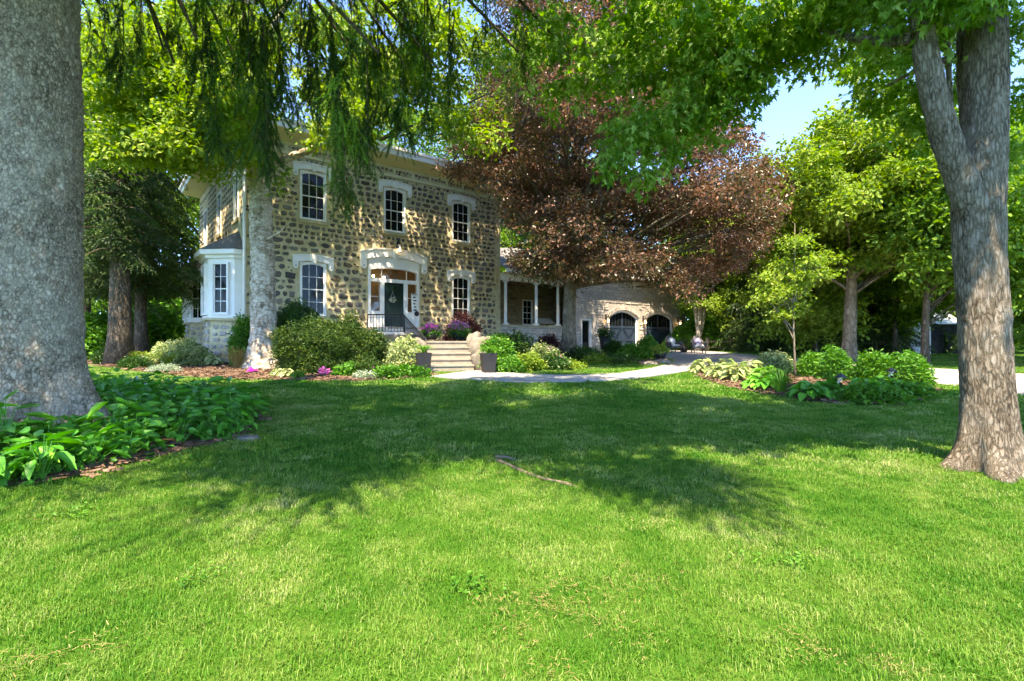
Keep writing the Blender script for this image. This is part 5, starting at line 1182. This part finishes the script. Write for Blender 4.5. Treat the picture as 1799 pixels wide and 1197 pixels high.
tw = bt('twin_trunk_tree', 'pale twin trunk tree beyond the right end of the garage', 1228, 34, 1250, 440, (3.4, 3, 4.0), 'lime', 'pale_bark', .20, 34, 36, 18, br=.3, fork=[(1.4, 0, .6, 5.5), (-.7, .3, .8, 5)])
bt('tall_tree', 'tall green tree rising behind the beech and garage roof', 1000, 46, 960, 300, (8, 6, 12), 'far', 'brown_bark', .4, 60, 34, 19, br=.24)
bt('tall_tree', 'far green tree just right of the house roof', 900, 52, 900, 400, (6, 5, 8), 'far', 'brown_bark', .35, 44, 34, 20, br=.26)
bt('tall_tree', 'far tree behind the house seen through the spruce curtains', 700, 55, 690, 280, (9, 6, 7), 'far', 'brown_bark', .4, 40, 26, 22, br=.24)
bt('tall_tree', 'bright deciduous tree far behind the left spruce trunk', 250, 33, 240, 200, (7.5, 5.5, 7), 'lime', 'brown_bark', .35, 70, 40, 23, br=.24)
bt('tall_tree', 'green tree at the left beyond the dark conifers', 90, 36, 120, 330, (6, 5, 8), 'maple_far', 'brown_bark', .35, 50, 40, 24, br=.26)
bt('tall_tree', 'far tree filling the background behind the dark conifers', 300, 46, 300, 420, (8, 5, 8), 'far', 'brown_bark', .35, 50, 36, 25, br=.26)
for i, (px, Y_, ccy, rr, rz_, lab) in enumerate(((1290, 50, 440, 6, 9, 'far tree behind the driveway right of the garage'), (1400, 48, 470, 6, 7, 'far tree behind the pale young tree'), (1500, 46, 450, 7, 8, 'far tree behind the stout maple trunk'), (1620, 44, 420, 7, 8, 'far tree above the white shed'), (1730, 40, 400, 7, 9, 'far tree behind the forked maple'), (1860, 42, 380, 7, 10, 'far tree at the right edge'), (1200, 56, 440, 6, 8, 'far tree behind the garage roof'), (1560, 36, 470, 5, 6, 'mid distance tree behind the split rail fence'), (1680, 33, 470, 4.5, 6, 'mid distance tree behind the forked maple trunk'), (1350, 36, 530, 4, 4, 'leafy tree low behind the fence'))):
    bt('background_tree', lab, px, Y_, px, ccy, (rr, 4.5, rz_), 'far' if i % 3 else 'lime', 'brown_bark', .25, 46, 34 if i % 3 else 60, 40 + i, br=.27, group=RG)
# dark conifers
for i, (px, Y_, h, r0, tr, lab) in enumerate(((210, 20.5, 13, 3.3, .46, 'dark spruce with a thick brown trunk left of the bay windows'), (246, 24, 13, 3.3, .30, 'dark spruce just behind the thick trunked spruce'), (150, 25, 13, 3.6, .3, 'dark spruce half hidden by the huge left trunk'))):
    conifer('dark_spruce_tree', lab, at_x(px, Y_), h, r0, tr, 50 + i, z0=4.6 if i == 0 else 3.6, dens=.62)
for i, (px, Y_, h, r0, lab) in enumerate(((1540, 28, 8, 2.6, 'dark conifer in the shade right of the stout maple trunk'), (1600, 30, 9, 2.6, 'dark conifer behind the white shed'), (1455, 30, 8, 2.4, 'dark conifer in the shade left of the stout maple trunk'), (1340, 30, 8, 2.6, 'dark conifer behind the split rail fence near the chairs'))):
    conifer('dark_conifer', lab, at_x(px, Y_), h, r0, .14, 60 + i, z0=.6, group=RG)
for i, (px, Y_, r_, co, lab) in enumerate(((175, 26, (2.0, 1.6, 1.9), 'bright', 'sunlit green bush behind the huge spruce trunk'), (120, 24, (2.2, 1.6, 1.7), 'bright', 'green bush far left behind the spruce bed'), (260, 30, (2.4, 1.6, 2.6), 'bright', 'leafy bush between the conifers and the bay window'), (315, 33, (2.2, 1.6, 3.0), 'bright', 'tall light bush left of the far bay window'))):
    shrub('background_bush', lab, at_x(px, Y_), r_, co, 900, 70 + i, scale=(1.6, 2.6))
for i in range(9):
    px = 1230 + i * 60; Y_ = (36 if i == 0 else 29) + (i * 5 % 7)
    shrub('undergrowth_bush', ['leafy green bush beyond the wicker chairs', 'bush behind the left end of the split rail fence', 'bush behind the fence left of the young tree', 'bush behind the fence and the young tree', 'bush left of the stout maple behind the fence', 'bush right behind the stout maple trunk', 'bush behind the right end of the fence', 'bush left of the white shed', 'bush right of the white shed'][i], at_x(px, Y_), (2.0, 1.5, 1.8 + (i % 3) * .5), 'dgreen' if i % 4 == 3 else 'bright', 620, 80 + i, RG, scale=(1.8, 3.0))

rng = np.random.default_rng(91); n = 5200
wx = rng.uniform(-85, 95, n); wy = rng.uniform(58, 74, n); wz = T(wx, wy) + rng.uniform(0, 1, n) ** .8 * (9 + 3.5 * np.sin(wx * .21) + 2 * np.sin(wx * .57 + 1))
wo = scatter('far_woodland', LC['far'], np.stack([wx, wy, wz], 1), rand_rot(rng, n), rng.uniform(1.4, 2.4, n), rng=rng); wo['label'] = 'far green woodland closing the view behind house and driveway'; wo['category'] = 'woodland'
for i, (px, Y_, ccy, rr, rz_, lab) in enumerate(((1330, 31, 470, 2.6, 3.6, 'bright low tree between the twin trunk tree and the young tree'), (1545, 29, 500, 2.6, 3.0, 'bright low tree right of the stout maple trunk'), (1655, 34, 500, 3.0, 3.6, 'bright tree just behind the white shed roof'), (1760, 28, 520, 2.6, 3.2, 'bright low tree right of the forked maple trunk'), (1460, 33, 520, 2.6, 3.0, 'bright low tree left of the stout maple trunk'))):
    bt('background_tree', lab, px, Y_, px, ccy, (rr, 2.2, rz_), 'lime', 'brown_bark', .10, 32, 34, 140 + i, br=.34, group=RG, shell=.3)

# ------------------------------------------------------------------ plants in the beds
def at(px, Y_): return at_x(px, Y_)
# spruce bed: broad leaved plants, one thing each
rng = random.Random(77); nr = np.random.default_rng(77)
BLADE = [(0, 0), (.14, .05), (.24, .3), (.20, .6), (.09, .85), (0, 1)]
cand = []; xs = [p[0] for p in BED_SPRUCE]; ys = [p[1] for p in BED_SPRUCE]; tries = 0
while len(cand) < 250 and tries < 9000:
    tries += 1; x, y = rng.uniform(min(xs), max(xs)), rng.uniform(min(ys), max(ys))
    if x < -1.25 * y - .6 or not inpoly(np.array([x]), np.array([y]), BED_SPRUCE)[0] or math.hypot(x - SPR[0], y - SPR[1]) < .72: continue
    if any(math.hypot(x - a, y - b) < .17 for a, b in cand): continue
    cand.append((x, y))
lv = []; stems = MB()
for x, y in cand:                                   # leaf spots: position, direction, up, size
    s = rng.uniform(.7, 1.25); z = Tz(x, y); n = rng.randint(10, 16); tall = rng.random() < .25
    for i in range(n):
        a = 2.399 * i + rng.uniform(-.4, .4); t = math.sqrt((i + .5) / n); q = .15 * s * t
        h = (.32 + (.16 if tall else 0)) * s * (1 - .62 * t * t) * rng.uniform(.75, 1.12)
        p = Vector((x + q * math.cos(a), y + q * math.sin(a), z + .02 + h)); d = Vector((math.cos(a), math.sin(a), .75 - 1.15 * t + rng.gauss(0, .22)))
        lv.append((p, d, Vector((rng.gauss(0, .3), rng.gauss(0, .3), 1)), .21 * s * rng.uniform(.65, 1.25)))
        stems.tube([(x, y, z), p.lerp(Vector((x, y, z)), .4) + Vector((0, 0, .02)), p], [.006, .005, .004], 3, cap=False, r=.3)
bed = thing('plant_bed', 'dense bed of broad leaved green plants round the foot of the huge spruce', 'plants')
lv.sort(key=lambda q: math.hypot(q[0].x, q[0].y) - 2.0 * (q[0].z - Tz(q[0].x, q[0].y)))
lvm = []
for i in range(8):
    m_ = MB(); leaf(m_, Vector((0, 0, 0)), Vector((0, 1, 0)), Vector((0, 0, 1)), 1.0, BLADE, .12 + .05 * i, .1 + .07 * i, i / 7); lvm.append(m_.mesh('leaf', M['bed_leaf'], True))
rest = MB()
for i, (p, d, up, sz) in enumerate(lv):
    if i < 295:
        X_, D_, N_ = basis(d, up); o = link('leaf', lvm[i % 8], bed); o.matrix_local = Matrix.Translation(p) @ Matrix((X_, D_, N_)).transposed().to_4x4() @ Matrix.Scale(sz, 4)
    else: leaf(rest, p, d, up, sz, BLADE, rng.uniform(.1, .45), rng.uniform(.1, .6), rng.random())
rest.build('leaves', M['bed_leaf'], bed, kind='stuff'); stems.build('stems', M['bed_leaf'], bed, kind='stuff')
UM = [leaf_cluster(300 + i, 34, .17, .085, HEART, M['bed_leaf'], 1.1, .1, .5) for i in range(4)]
und = np.array([(x + rng.gauss(0, .12), y + rng.gauss(0, .12)) for x, y in cand for _ in range(2)]); und = und[inpoly(und[:, 0], und[:, 1], BED_SPRUCE)]
cu = make_collection('bed_under', UM)
scatter('undergrowth', cu, np.column_stack([und, T(und[:, 0], und[:, 1]) + nr.uniform(.05, .2, len(und))]), rand_rot(nr, len(und)), nr.uniform(.8, 1.4, len(und)), bed)
boulder(G(434, 772), (.16, .11, .06), 9, 'flat grey stone at the tip of the spruce bed')

H_L = [hosta_mesh(i, 40, .42, .42, .24, M['varieg']) for i in range(2)]; H_B = [hosta_mesh(i + 5, 44, .46, .46, .26, M['bright']) for i in range(2)]; H_D = [hosta_mesh(i + 9, 46, .50, .40, .26, M['bed_leaf']) for i in range(2)]
DL = [clump_mesh(i, 90, .55, .011, .55, M['lime']) for i in range(2)]; DG = [clump_mesh(i + 4, 90, .45, .008, .55, M['bright'], .3) for i in range(2)]; OG = [clump_mesh(i + 8, 130, .62, .006, .80, M['straw'], .2, .14) for i in range(2)]; FE = [clump_mesh(i + 12, 60, .42, .014, .42, M['bright'], .7, .04) for i in range(2)]
# house bed
shrub('variegated_shrub', 'cream and green variegated shrub below the far bay window', at(318, 19.5), (1.05, .8, .85), 'varieg', 420, 1)
shrub('small_shrub', 'light green shrub between the near bay window and the pale trunk', at(430, 19.2), (.45, .4, 1.75), 'bright', 260, 2)
shrub('dark_shrub', 'tall dark green rounded shrub behind the clipped yew', at(520, 19.0), (1.05, .9, 2.25), 'dgreen', 900, 3)
shrub('yew_shrub', 'broad clipped yew mound with yellow green tips before the left windows', at(585, 16.6), (1.75, 1.25, 1.5), 'yew', 1300, 4, lump=.55)
shrub('hydrangea_shrub', 'pale green shrub beside the handrail', at(712, 16.6), (.65, .5, .95), 'varieg', 300, 5, flowers=('whitefl', 18))
for i, (px, py, me, s, lab) in enumerate(((255, 640, DL[0], 1.3, 'leftmost arching daylily clump in the house bed'), (296, 646, DL[1], 1.4, 'lime daylily clump in front of the variegated shrub'), (340, 640, H_B[0], 1.1, 'bright hosta clump below the near bay window'), (372, 644, H_L[0], .9, 'pale hosta between daylilies and tan grass'), (300, 632, H_B[1], 1.0, 'green hosta behind the lime daylilies'), (418, 650, OG[0], 1.1, 'tan and green ornamental grass left of the pale trunk'), (543, 655, OG[1], 1.25, 'tan ornamental grass in front of the yew'), (570, 650, DG[0], 1.1, 'green grass clump right of the tan ornamental grass'), (690, 648, H_B[0], 1.25, 'large bright green hosta left of the steps planter'), (668, 650, H_B[1], 1.0, 'bright hosta at the foot of the yew'), (715, 652, H_B[1], .9, 'green hosta touching the left planter'), (505, 665, H_L[1], .55, 'small pale hosta at the bed edge before the pale trunk'), (488, 664, H_L[0], .5, 'tiny variegated hosta at the bed edge'), (522, 667, H_B[0], .45, 'tiny green hosta at the bed edge by the tan grass'))):
    plant('hosta' if me.name.startswith('leaves') and i in (2, 3, 4, 8, 9, 10, 11, 12, 13) else 'grass_clump', lab, G(px, py), me, s, i * 1.1)
for i, (px, py, r_, co, lab, n_) in enumerate(((290, 655, (.45, .25, .14), 'silver', 'silvery white low mat at the front of the house bed', 120), (615, 662, (.40, .25, .20), 'bright', 'low green mound at the bed edge before the yew', 110), (650, 662, (.38, .22, .20), 'yew', 'low olive mound at the bed edge right of the green mound', 110), (640, 667, (.25, .15, .12), 'silver', 'small pale mound at the bed edge', 60), (685, 666, (.30, .18, .18), 'bright', 'low green mound before the large hosta', 90), (712, 664, (.25, .2, .15), 'bright', 'small green mound near the left planter', 70), (735, 664, (.22, .16, .12), 'bright', 'tiny green mound beside the walk', 50), (240, 648, (.5, .3, .3), 'dgreen', 'low dark green shrub at the left end of the house bed', 130), (200, 640, (.7, .5, .6), 'dgreen', 'dark green shrub at the foot of the dark spruce', 200))):
    shrub('low_plant', lab, G(px, py), r_, co, n_, 20 + i, cat='plant', stem=False, flowers=('pink', 1) if i == 2 else None)
shrub('pink_flower', 'single magenta flower in the mulch left of the pale trunk', G(444, 656), (.05, .05, .06), 'magenta', 3, 40, cat='flower', stem=False)
shrub('pink_flower', 'small pink flower in the mulch right of the tan grass', G(571, 661), (.07, .07, .09), 'pink', 6, 41, cat='flower', stem=False)
# right of the steps
for i, (px, Y_, r_, co, lab, n_, fl) in enumerate(((872, 17.0, (.55, .5, 1.05), 'bright', 'bright green shrub behind the right planter', 260, None), (905, 19.5, (.8, .6, 1.15), 'dgreen', 'dark rhododendron below the porch wall', 330, ('whitefl', 8)), (845, 20.5, (.6, .5, 1.0), 'bright', 'green plant beside the terrace at the house wall', 200, None), (925, 17.2, (.55, .4, .45), 'lime_small', 'lime mound before the rhododendron', 130, None), (955, 18.5, (.6, .45, .75), 'varieg', 'pale flowering shrub left of the beech trunk', 170, ('pink', 10)), (965, 20.5, (.5, .45, 1.1), 'purple', 'dark red leaved shrub beside the beech trunk', 170, None), (890, 16.4, (.5, .35, .4), 'bright', 'low green plant at the curved walk', 110, None), (975, 17.4, (.45, .35, .45), 'dgreen', 'low dark mound left of the beech trunk', 110, None), (1025, 21.5, (.7, .5, .55), 'dgreen', 'dark low shrub right of the beech trunk', 170, None), (1048, 20.5, (.5, .3, .3), 'lime_small', 'lime low plants along the half moon lawn', 100, None), (1000, 17.6, (.5, .3, .2), 'lime_small', 'pale ground plants at the foot of the beech', 70, None), (1078, 23.5, (.42, .4, .75), 'dgreen', 'green shrub before the left garage door', 230, None), (1108, 22.5, (.55, .4, .6), 'bright', 'broad green shrub between the two garage doors', 250, None), (1137, 23.5, (.42, .4, .9), 'bright', 'upright green shrub before the right garage door', 240, None), (1090, 20.5, (.7, .3, .25), 'dgreen', 'low dark plants at the garage end of the half moon lawn', 120, None))):
    shrub('garden_shrub', lab, at(px, Y_), r_, co, n_, 100 + i, flowers=fl)
for i, (px, py, me, s, lab) in enumerate(((905, 648, H_B[0], .8, 'bright hosta at the edge of the curved walk'), (940, 641, H_L[1], .8, 'pale hosta by the half moon lawn'), (1060, 636, H_L[0], .7, 'pale hosta below the garage shrubs'), (1030, 637, H_B[1], .7, 'green hosta right of the beech foot'))): plant('hosta', lab, G(px, py), me, s, i * 2.0)
# island bed
for i, (px, py, me, s, lab) in enumerate(((1235, 658, H_L[0], .95, 'leftmost pale hosta of the island bed'), (1265, 668, H_L[1], .95, 'pale hosta second from the walk in the island bed'), (1295, 672, H_L[0], .95, 'large pale hosta left of the dark hosta'), (1278, 655, H_L[1], .95, 'pale hosta at the back of the island bed'), (1318, 664, H_L[0], .95, 'pale hosta behind the dark hosta'), (1338, 686, H_D[0], .8, 'dark green hosta left of the young tree'), (1350, 678, H_B[0], .9, 'green hosta at the foot of the young tree'), (1372, 692, DG[0], 1.05, 'green daylily clump before the young tree'), (1362, 680, DG[1], 1.0, 'daylily clump behind the front daylily'), (1425, 702, H_D[1], .85, 'large dark hosta right of the young tree'), (1458, 700, H_D[0], .8, 'dark glossy hosta before the second peony'), (1520, 695, H_D[1], .8, 'dark hosta behind the low box edging'), (1552, 690, H_D[0], .75, 'dark hosta right of the low box edging'), (1465, 685, DG[1], .9, 'grassy clump between the dark hostas'))): plant('hosta' if me.name.startswith('leaves') and me not in DG else 'grass_clump', lab, G(px, py), me, s, i * 1.7)
for i, (px, py, r_, co, n_, lab) in enumerate(((1428, 664, (.33, .30, .58), 'peony', 260, 'green peony bush right of the young tree trunk'), (1468, 670, (.32, .30, .66), 'peony', 260, 'peony bush in the middle of the island bed'), (1535, 674, (.31, .28, .64), 'peony', 250, 'rounded peony bush left of the widest one'), (1592, 680, (.42, .34, .68), 'peony', 320, 'widest peony bush at the right end of the island bed'), (1360, 656, (.5, .36, .55), 'varieg', 220, 'pale flowering bush behind the young tree'), (1535, 708, (.55, .2, .17), 'bright', 240, 'low clipped box edging at the front of the island bed'), (1588, 700, (.4, .25, .14), 'bright', 120, 'low green mat at the right front of the island bed'))): shrub('peony_bush' if co == 'peony' else 'low_bush', lab, G(px, py), r_, co, n_, 140 + i)
# mulch chips
cm_ = []
for i in range(4):
    rg = random.Random(i); m_ = MB()
    for k in range(26):
        p = Vector((rg.uniform(-.15, .15), rg.uniform(-.15, .15), .005)); d = rdir(rg); x = Vector((-d.y, d.x, rg.uniform(-.4, .4))); l, w_ = rg.uniform(.015, .04), rg.uniform(.004, .010)
        m_.add([p - d * l - x * w_, p + d * l - x * w_, p + d * l + x * w_ + Vector((0, 0, .008)), p - d * l + x * w_ + Vector((0, 0, .008))], [(0, 1, 2, 3)], rg.random())
    cm_.append(m_.mesh('chips', M['mulch']))
CC = make_collection('mulch_chips', cm_); nr = np.random.default_rng(5); pts = []
for poly, n_ in ((BED_HOUSE, 2600), (BED_ISLAND, 1200), (BED_PORCH, 900), (BED_SPRUCE, 500)):
    xs = [p[0] for p in poly]; ys = [p[1] for p in poly]; a = np.stack([nr.uniform(max(-16, min(xs)), max(xs), n_ * 4), nr.uniform(min(ys), min(24, max(ys)), n_ * 4)], 1); pts.append(a[inpoly(a[:, 0], a[:, 1], poly)][:n_])
pts = np.concatenate(pts); co_ = scatter('mulch_chips', CC, np.column_stack([pts, T(pts[:, 0], pts[:, 1]) + .035]), rand_rot(nr, len(pts), .1), nr.uniform(.8, 1.6, len(pts))); co_['label'] = 'brown bark mulch chips strewn over the flower beds'; co_['category'] = 'mulch'

# ------------------------------------------------------------------ planters, pots, lights, chairs
def planter(label, loc, z, prof, coll, n, seed, matl='planter', sq=False, fern=None, flowers=None, r=.3, h=.3):
    o = thing('planter', label, 'planter', (loc[0], loc[1], z)); m_ = MB()
    if sq:
        w0, w1, hh = prof; v = [(-w0, -w0, 0), (w0, -w0, 0), (w0, w0, 0), (-w0, w0, 0), (-w1, -w1, hh), (w1, -w1, hh), (w1, w1, hh), (-w1, w1, hh), (-w1 * .86, -w1 * .86, hh), (w1 * .86, -w1 * .86, hh), (w1 * .86, w1 * .86, hh), (-w1 * .86, w1 * .86, hh), (-w1 * .84, -w1 * .84, hh - .06), (w1 * .84, -w1 * .84, hh - .06), (w1 * .84, w1 * .84, hh - .06), (-w1 * .84, w1 * .84, hh - .06)]
        f = [(3, 2, 1, 0)] + [(i, (i + 1) % 4, (i + 1) % 4 + 4, i + 4) for i in range(4)] + [(i + 4, (i + 1) % 4 + 4, (i + 1) % 4 + 8, i + 8) for i in range(4)] + [(i + 8, (i + 1) % 4 + 8, (i + 1) % 4 + 12, i + 12) for i in range(4)] + [(12, 13, 14, 15)]; m_.add(v, f); b = m_.build('pot', M[matl], o); b.rotation_euler = (0, 0, .3)
    else: m_.lathe(prof, 20); hh = prof[-1][1]; m_.build('pot', M[matl], o, True)
    if fern: q = link('foliage', fern, o, (0, 0, hh - .03)); q['kind'] = 'stuff'
    if coll:
        g = np.random.default_rng(seed); d = g.normal(size=(n, 3)); d /= np.linalg.norm(d, axis=1)[:, None]; d[:, 2] = np.abs(d[:, 2]); A = d * np.array([r, r, h]) * g.uniform(.5, 1, (n, 1)) + np.array([0, 0, hh])
        scatter('foliage', LC[coll], A, rand_rot(g, n), g.uniform(.7, 1.1, n), o, rng=g)
        if flowers: k = A[:, 2] > hh + h * .35; scatter('flowers', LC[flowers], A[k] * 1.05, rand_rot(g, k.sum(), .2), g.uniform(.9, 1.3, k.sum()), o, rng=g)
    return o
pz = EYE - .03
pl = P(744, 650, 15.7); planter('tall charcoal planter with green fern left of the bottom step', pl, Tz(pl[0], pl[1]) + .03, (.17, .23, .62), None, 0, 1, sq=True, fern=FE[0])
pl = P(858, 651, 15.9); planter('tall charcoal planter with green fern right of the bottom step', pl, Tz(pl[0], pl[1]) + .04, (.17, .23, .62), None, 0, 2, sq=True, fern=FE[1])
bowl = [(.14, 0), (.22, .04), (.30, .18), (.33, .28), (.30, .28), (.28, .24)]
p1 = at(757, 19.6); planter('black bowl of magenta flowers on the terrace left of the steps', p1, pz + .06, bowl, 'bright', 60, 3, 'planter', flowers='magenta', r=.34, h=.34)
p1 = at(806, 20.2); planter('black bowl of pink flowers on the terrace below the right window', p1, pz + .06, bowl, 'bright', 70, 4, 'planter', flowers='pink', r=.46, h=.42)
shrub('red_leaved_shrub', 'dark red leaved shrub behind the pink flowers below the right window', at(812, 22.5), (.8, .6, 1.35), 'purple', 300, 50, z=EYE - .2)
p1 = at(878, 20.5); planter('blue glazed pot between the right planter and the rhododendron', p1, Tz(*p1) + .03, [(.2, 0), (.3, .2), (.34, .55), (.28, .8), (.3, .86), (.26, .86)], 'bright', 40, 6, 'bluepot', r=.3, h=.4)
p1 = at(1064, 25.5); planter('tall black urn planter left of the garage shrubs', p1, Tz(*p1) + .03, [(.22, 0), (.16, .12), (.26, .5), (.34, 1.0), (.3, 1.0)], 'dgreen', 60, 7, 'planter', r=.4, h=.5)
ledge = boulder(G(1140, 641), (.55, .40, .14), 11, 'flat ledge rock at the corner of the walk and driveway'); boulder(G(1163, 639), (.42, .35, .18), 12, 'second ledge rock under the yellow green pot'); boulder(G(1120, 640), (.35, .25, .12), 13, 'small ledge rock beside the garage shrubs')
p1 = G(1160, 638); planter('dark round pot with yellow green plant on the ledge rock', p1, Tz(*p1) + .17, [(.14, 0), (.24, .12), (.27, .34), (.24, .34)], 'lime_small', 46, 8, 'planter', r=.34, h=.22)
def path_light(label, loc):
    o = thing('path_light', label, 'path light', (loc[0], loc[1], Tz(*loc))); m_ = MB(); m_.tube([(0, 0, -.05), (0, 0, .34)], .014, 6); m_.build('stake', M['black'], o)
    m_ = MB(); m_.lathe([(.0, .54), (.02, .53), (.10, .47), (.11, .455), (.06, .455)], 10); m_.build('cap', M['black'], o); m_ = MB(); m_.lathe([(.02, .33), (.05, .35), (.055, .36), (.05, .455)], 8); m_.build('lens', M['clear'], o)
    return o
path_light('black path light in the mulch right of the pale trunk', G(476, 660)); path_light('black path light among the hostas in the island bed', G(1477, 704)); path_light('black path light between the rightmost peony bushes', G(1566, 690))
def chair(label, loc, rz, pil):
    o = thing('wicker_chair', label, 'chair', (loc[0], loc[1], Tz(*loc) + .015), rz); 
    def part(nm, m_, mt, sm=False): return m_.build(nm, M[mt], o, sm)
    m_ = MB(); m_.box(-.34, .34, -.34, .32, .28, .38); part('seat', m_, 'wicker')
    m_ = MB(); pts = []; n = 14
    for i in range(n + 1):
        a = math.pi * i / n; x, y = .38 * math.cos(a), .30 * math.sin(a) * .75 + .12; z = .60 + .42 * math.sin(a) ** 1.5
        pts.append(((x, y + (z - .38) * .25, z), (x, y, .34)))
    v = [p for q in pts for p in q] + [(p[0] * .88, p[1] - .05, p[2]) for q in pts for p in q]; m = 2 * (n + 1); f = []
    for i in range(n): f += [(2 * i, 2 * i + 1, 2 * i + 3, 2 * i + 2), (m + 2 * i + 2, m + 2 * i + 3, m + 2 * i + 1, m + 2 * i), (2 * i, 2 * i + 2, m + 2 * i + 2, m + 2 * i)]
    m_.add(v, f); part('back', m_, 'wicker', True)
    for s in (-1, 1):
        m_ = MB(); m_.tube([(s * .38, .12, .60), (s * .40, -.1, .60), (s * .39, -.34, .56), (s * .37, -.37, .4), (s * .36, -.36, .30)], .045, 8); part('arm', m_, 'wicker', True)
        m_ = MB(); m_.box(s * .37 - .02, s * .37 + .02, -.32, .15, .34, .58); part('side_panel', m_, 'wicker')
        for y in (-.3, .28): m_ = MB(); m_.tube([(s * .31, y, 0), (s * .31, y, .29)], .03, 6); part('leg', m_, 'wicker')
    m_ = MB(); m_.box(-.31, .31, -.33, .2, .381, .385); m_.lathe([(.0, 0), (.30, .0), (.33, .05), (.30, .10), (.0, .12)], 12, (0, -.05, .386)); part('seat_cushion', m_, 'cushion', True)
    m_ = MB(); m_.lathe([(.0, -.08), (.14, -.06), (.22, 0), (.14, .06), (.0, .08)], 12); q = part('pillow', m_, pil, True); q.location = (0, .14, .68); q.rotation_euler = (R(68), 0, 0)
    return o
c1 = at(1183, 29.5); chair('grey wicker armchair with white cushion before the right garage door', c1, R(15), 'cushion'); c1 = at(1227, 29.0); chair('grey wicker armchair with lavender pillow near the twin trunk tree', c1, R(-5), 'lavender')
p1 = at(1201, 30.3); planter('dark pot with small plant between the two wicker chairs', p1, Tz(*p1) + .015, [(.18, 0), (.24, .4), (.21, .4)], 'dgreen', 40, 9, 'planter', r=.35, h=.5)
# split rail fence
fen = thing('rail_fence', 'weathered split rail fence beyond the driveway', 'fence'); fp = [at_x(1243 + 42 * i, 32.5 - .75 * i) for i in range(9)]
for i, (x, y) in enumerate(fp):
    z = Tz(x, y); m_ = MB(); m_.box(-.075, .075, -.075, .075, -.2, .85); m_.add([(-.085, -.085, .851), (.085, -.085, .851), (.085, .085, .851), (-.085, .085, .851), (0, 0, .92)], [(0, 1, 4), (1, 2, 4), (2, 3, 4), (3, 0, 4)]); m_.build('post', M['wood'], fen, loc=(x, y, z), rz=.2)
    if i:
        x0, y0 = fp[i - 1]; z0 = Tz(x0, y0)
        for h in (.28, .64): m_ = MB(); m_.tube([(x0, y0, z0 + h), ((x + x0) / 2, (y + y0) / 2, (z + z0) / 2 + h - .02), (x, y, z + h)], [.055, .06, .055], 6, wob=.2, sc_=4); m_.build('rail', M['wood'], fen)
# white shed at the right
sx, sy = at_x(1648, 27.5); shed = thing('white_shed', 'small white sided shed with open dark front behind the trees', 'shed', (sx, sy, Tz(sx, sy)), R(-8))
m_ = MB(); m_.box(-1.35, -.35, 0, .1, 0, 1.75); m_.box(-1.35, 1.5, 2.2, 2.3, 0, 2.0); m_.box(-1.37, -1.27, .1, 2.2, 0, 1.8); m_.build('wall', M['shed'], shed); m_ = MB(); m_.box(-.34, 1.5, .05, .12, 0, 1.6); m_.build('door', M['dark'], shed)  # black panel paints in the shade inside the open front
m_ = MB(); v = [(-1.65, -.35, 1.72), (1.8, -.35, 1.72), (1.8, 1.2, 2.45), (-1.65, 1.2, 2.45), (1.8, 2.6, 1.75), (-1.65, 2.6, 1.75)]; m_.add(v + [(a, b, c - .08) for a, b, c in v], [(0, 1, 2, 3), (3, 2, 4, 5), (9, 8, 7, 6), (0, 6, 7, 1), (0, 3, 9, 6), (1, 7, 8, 2), (3, 5, 11, 9), (11, 10, 8, 9)]); m_.build('roof', M['shed'], shed)
# exposed root on the lawn
rt_ = [G(848, 804), G(870, 808), G(895, 820), G(930, 836), G(965, 846), G(1000, 853), G(1040, 860)]
m_ = MB(); m_.tube([(x, y, Tz(x, y) + .012 - .05 * (i in (0, 6))) for i, (x, y) in enumerate(sample_line(rt_, 7))], [.012, .03, .02, .028, .017, .015, .006], 10, wob=.6, sc_=11)
m_.tube([(x, y, Tz(x, y) + .015) for x, y in GP((870, 806), (890, 806), (906, 810))], [.03, .022, .008], 7, wob=.3, sc_=9)
tag(m_.build('exposed_root', M['root'], None, True), 'pale tree root lying bare in the middle of the lawn', 'root')
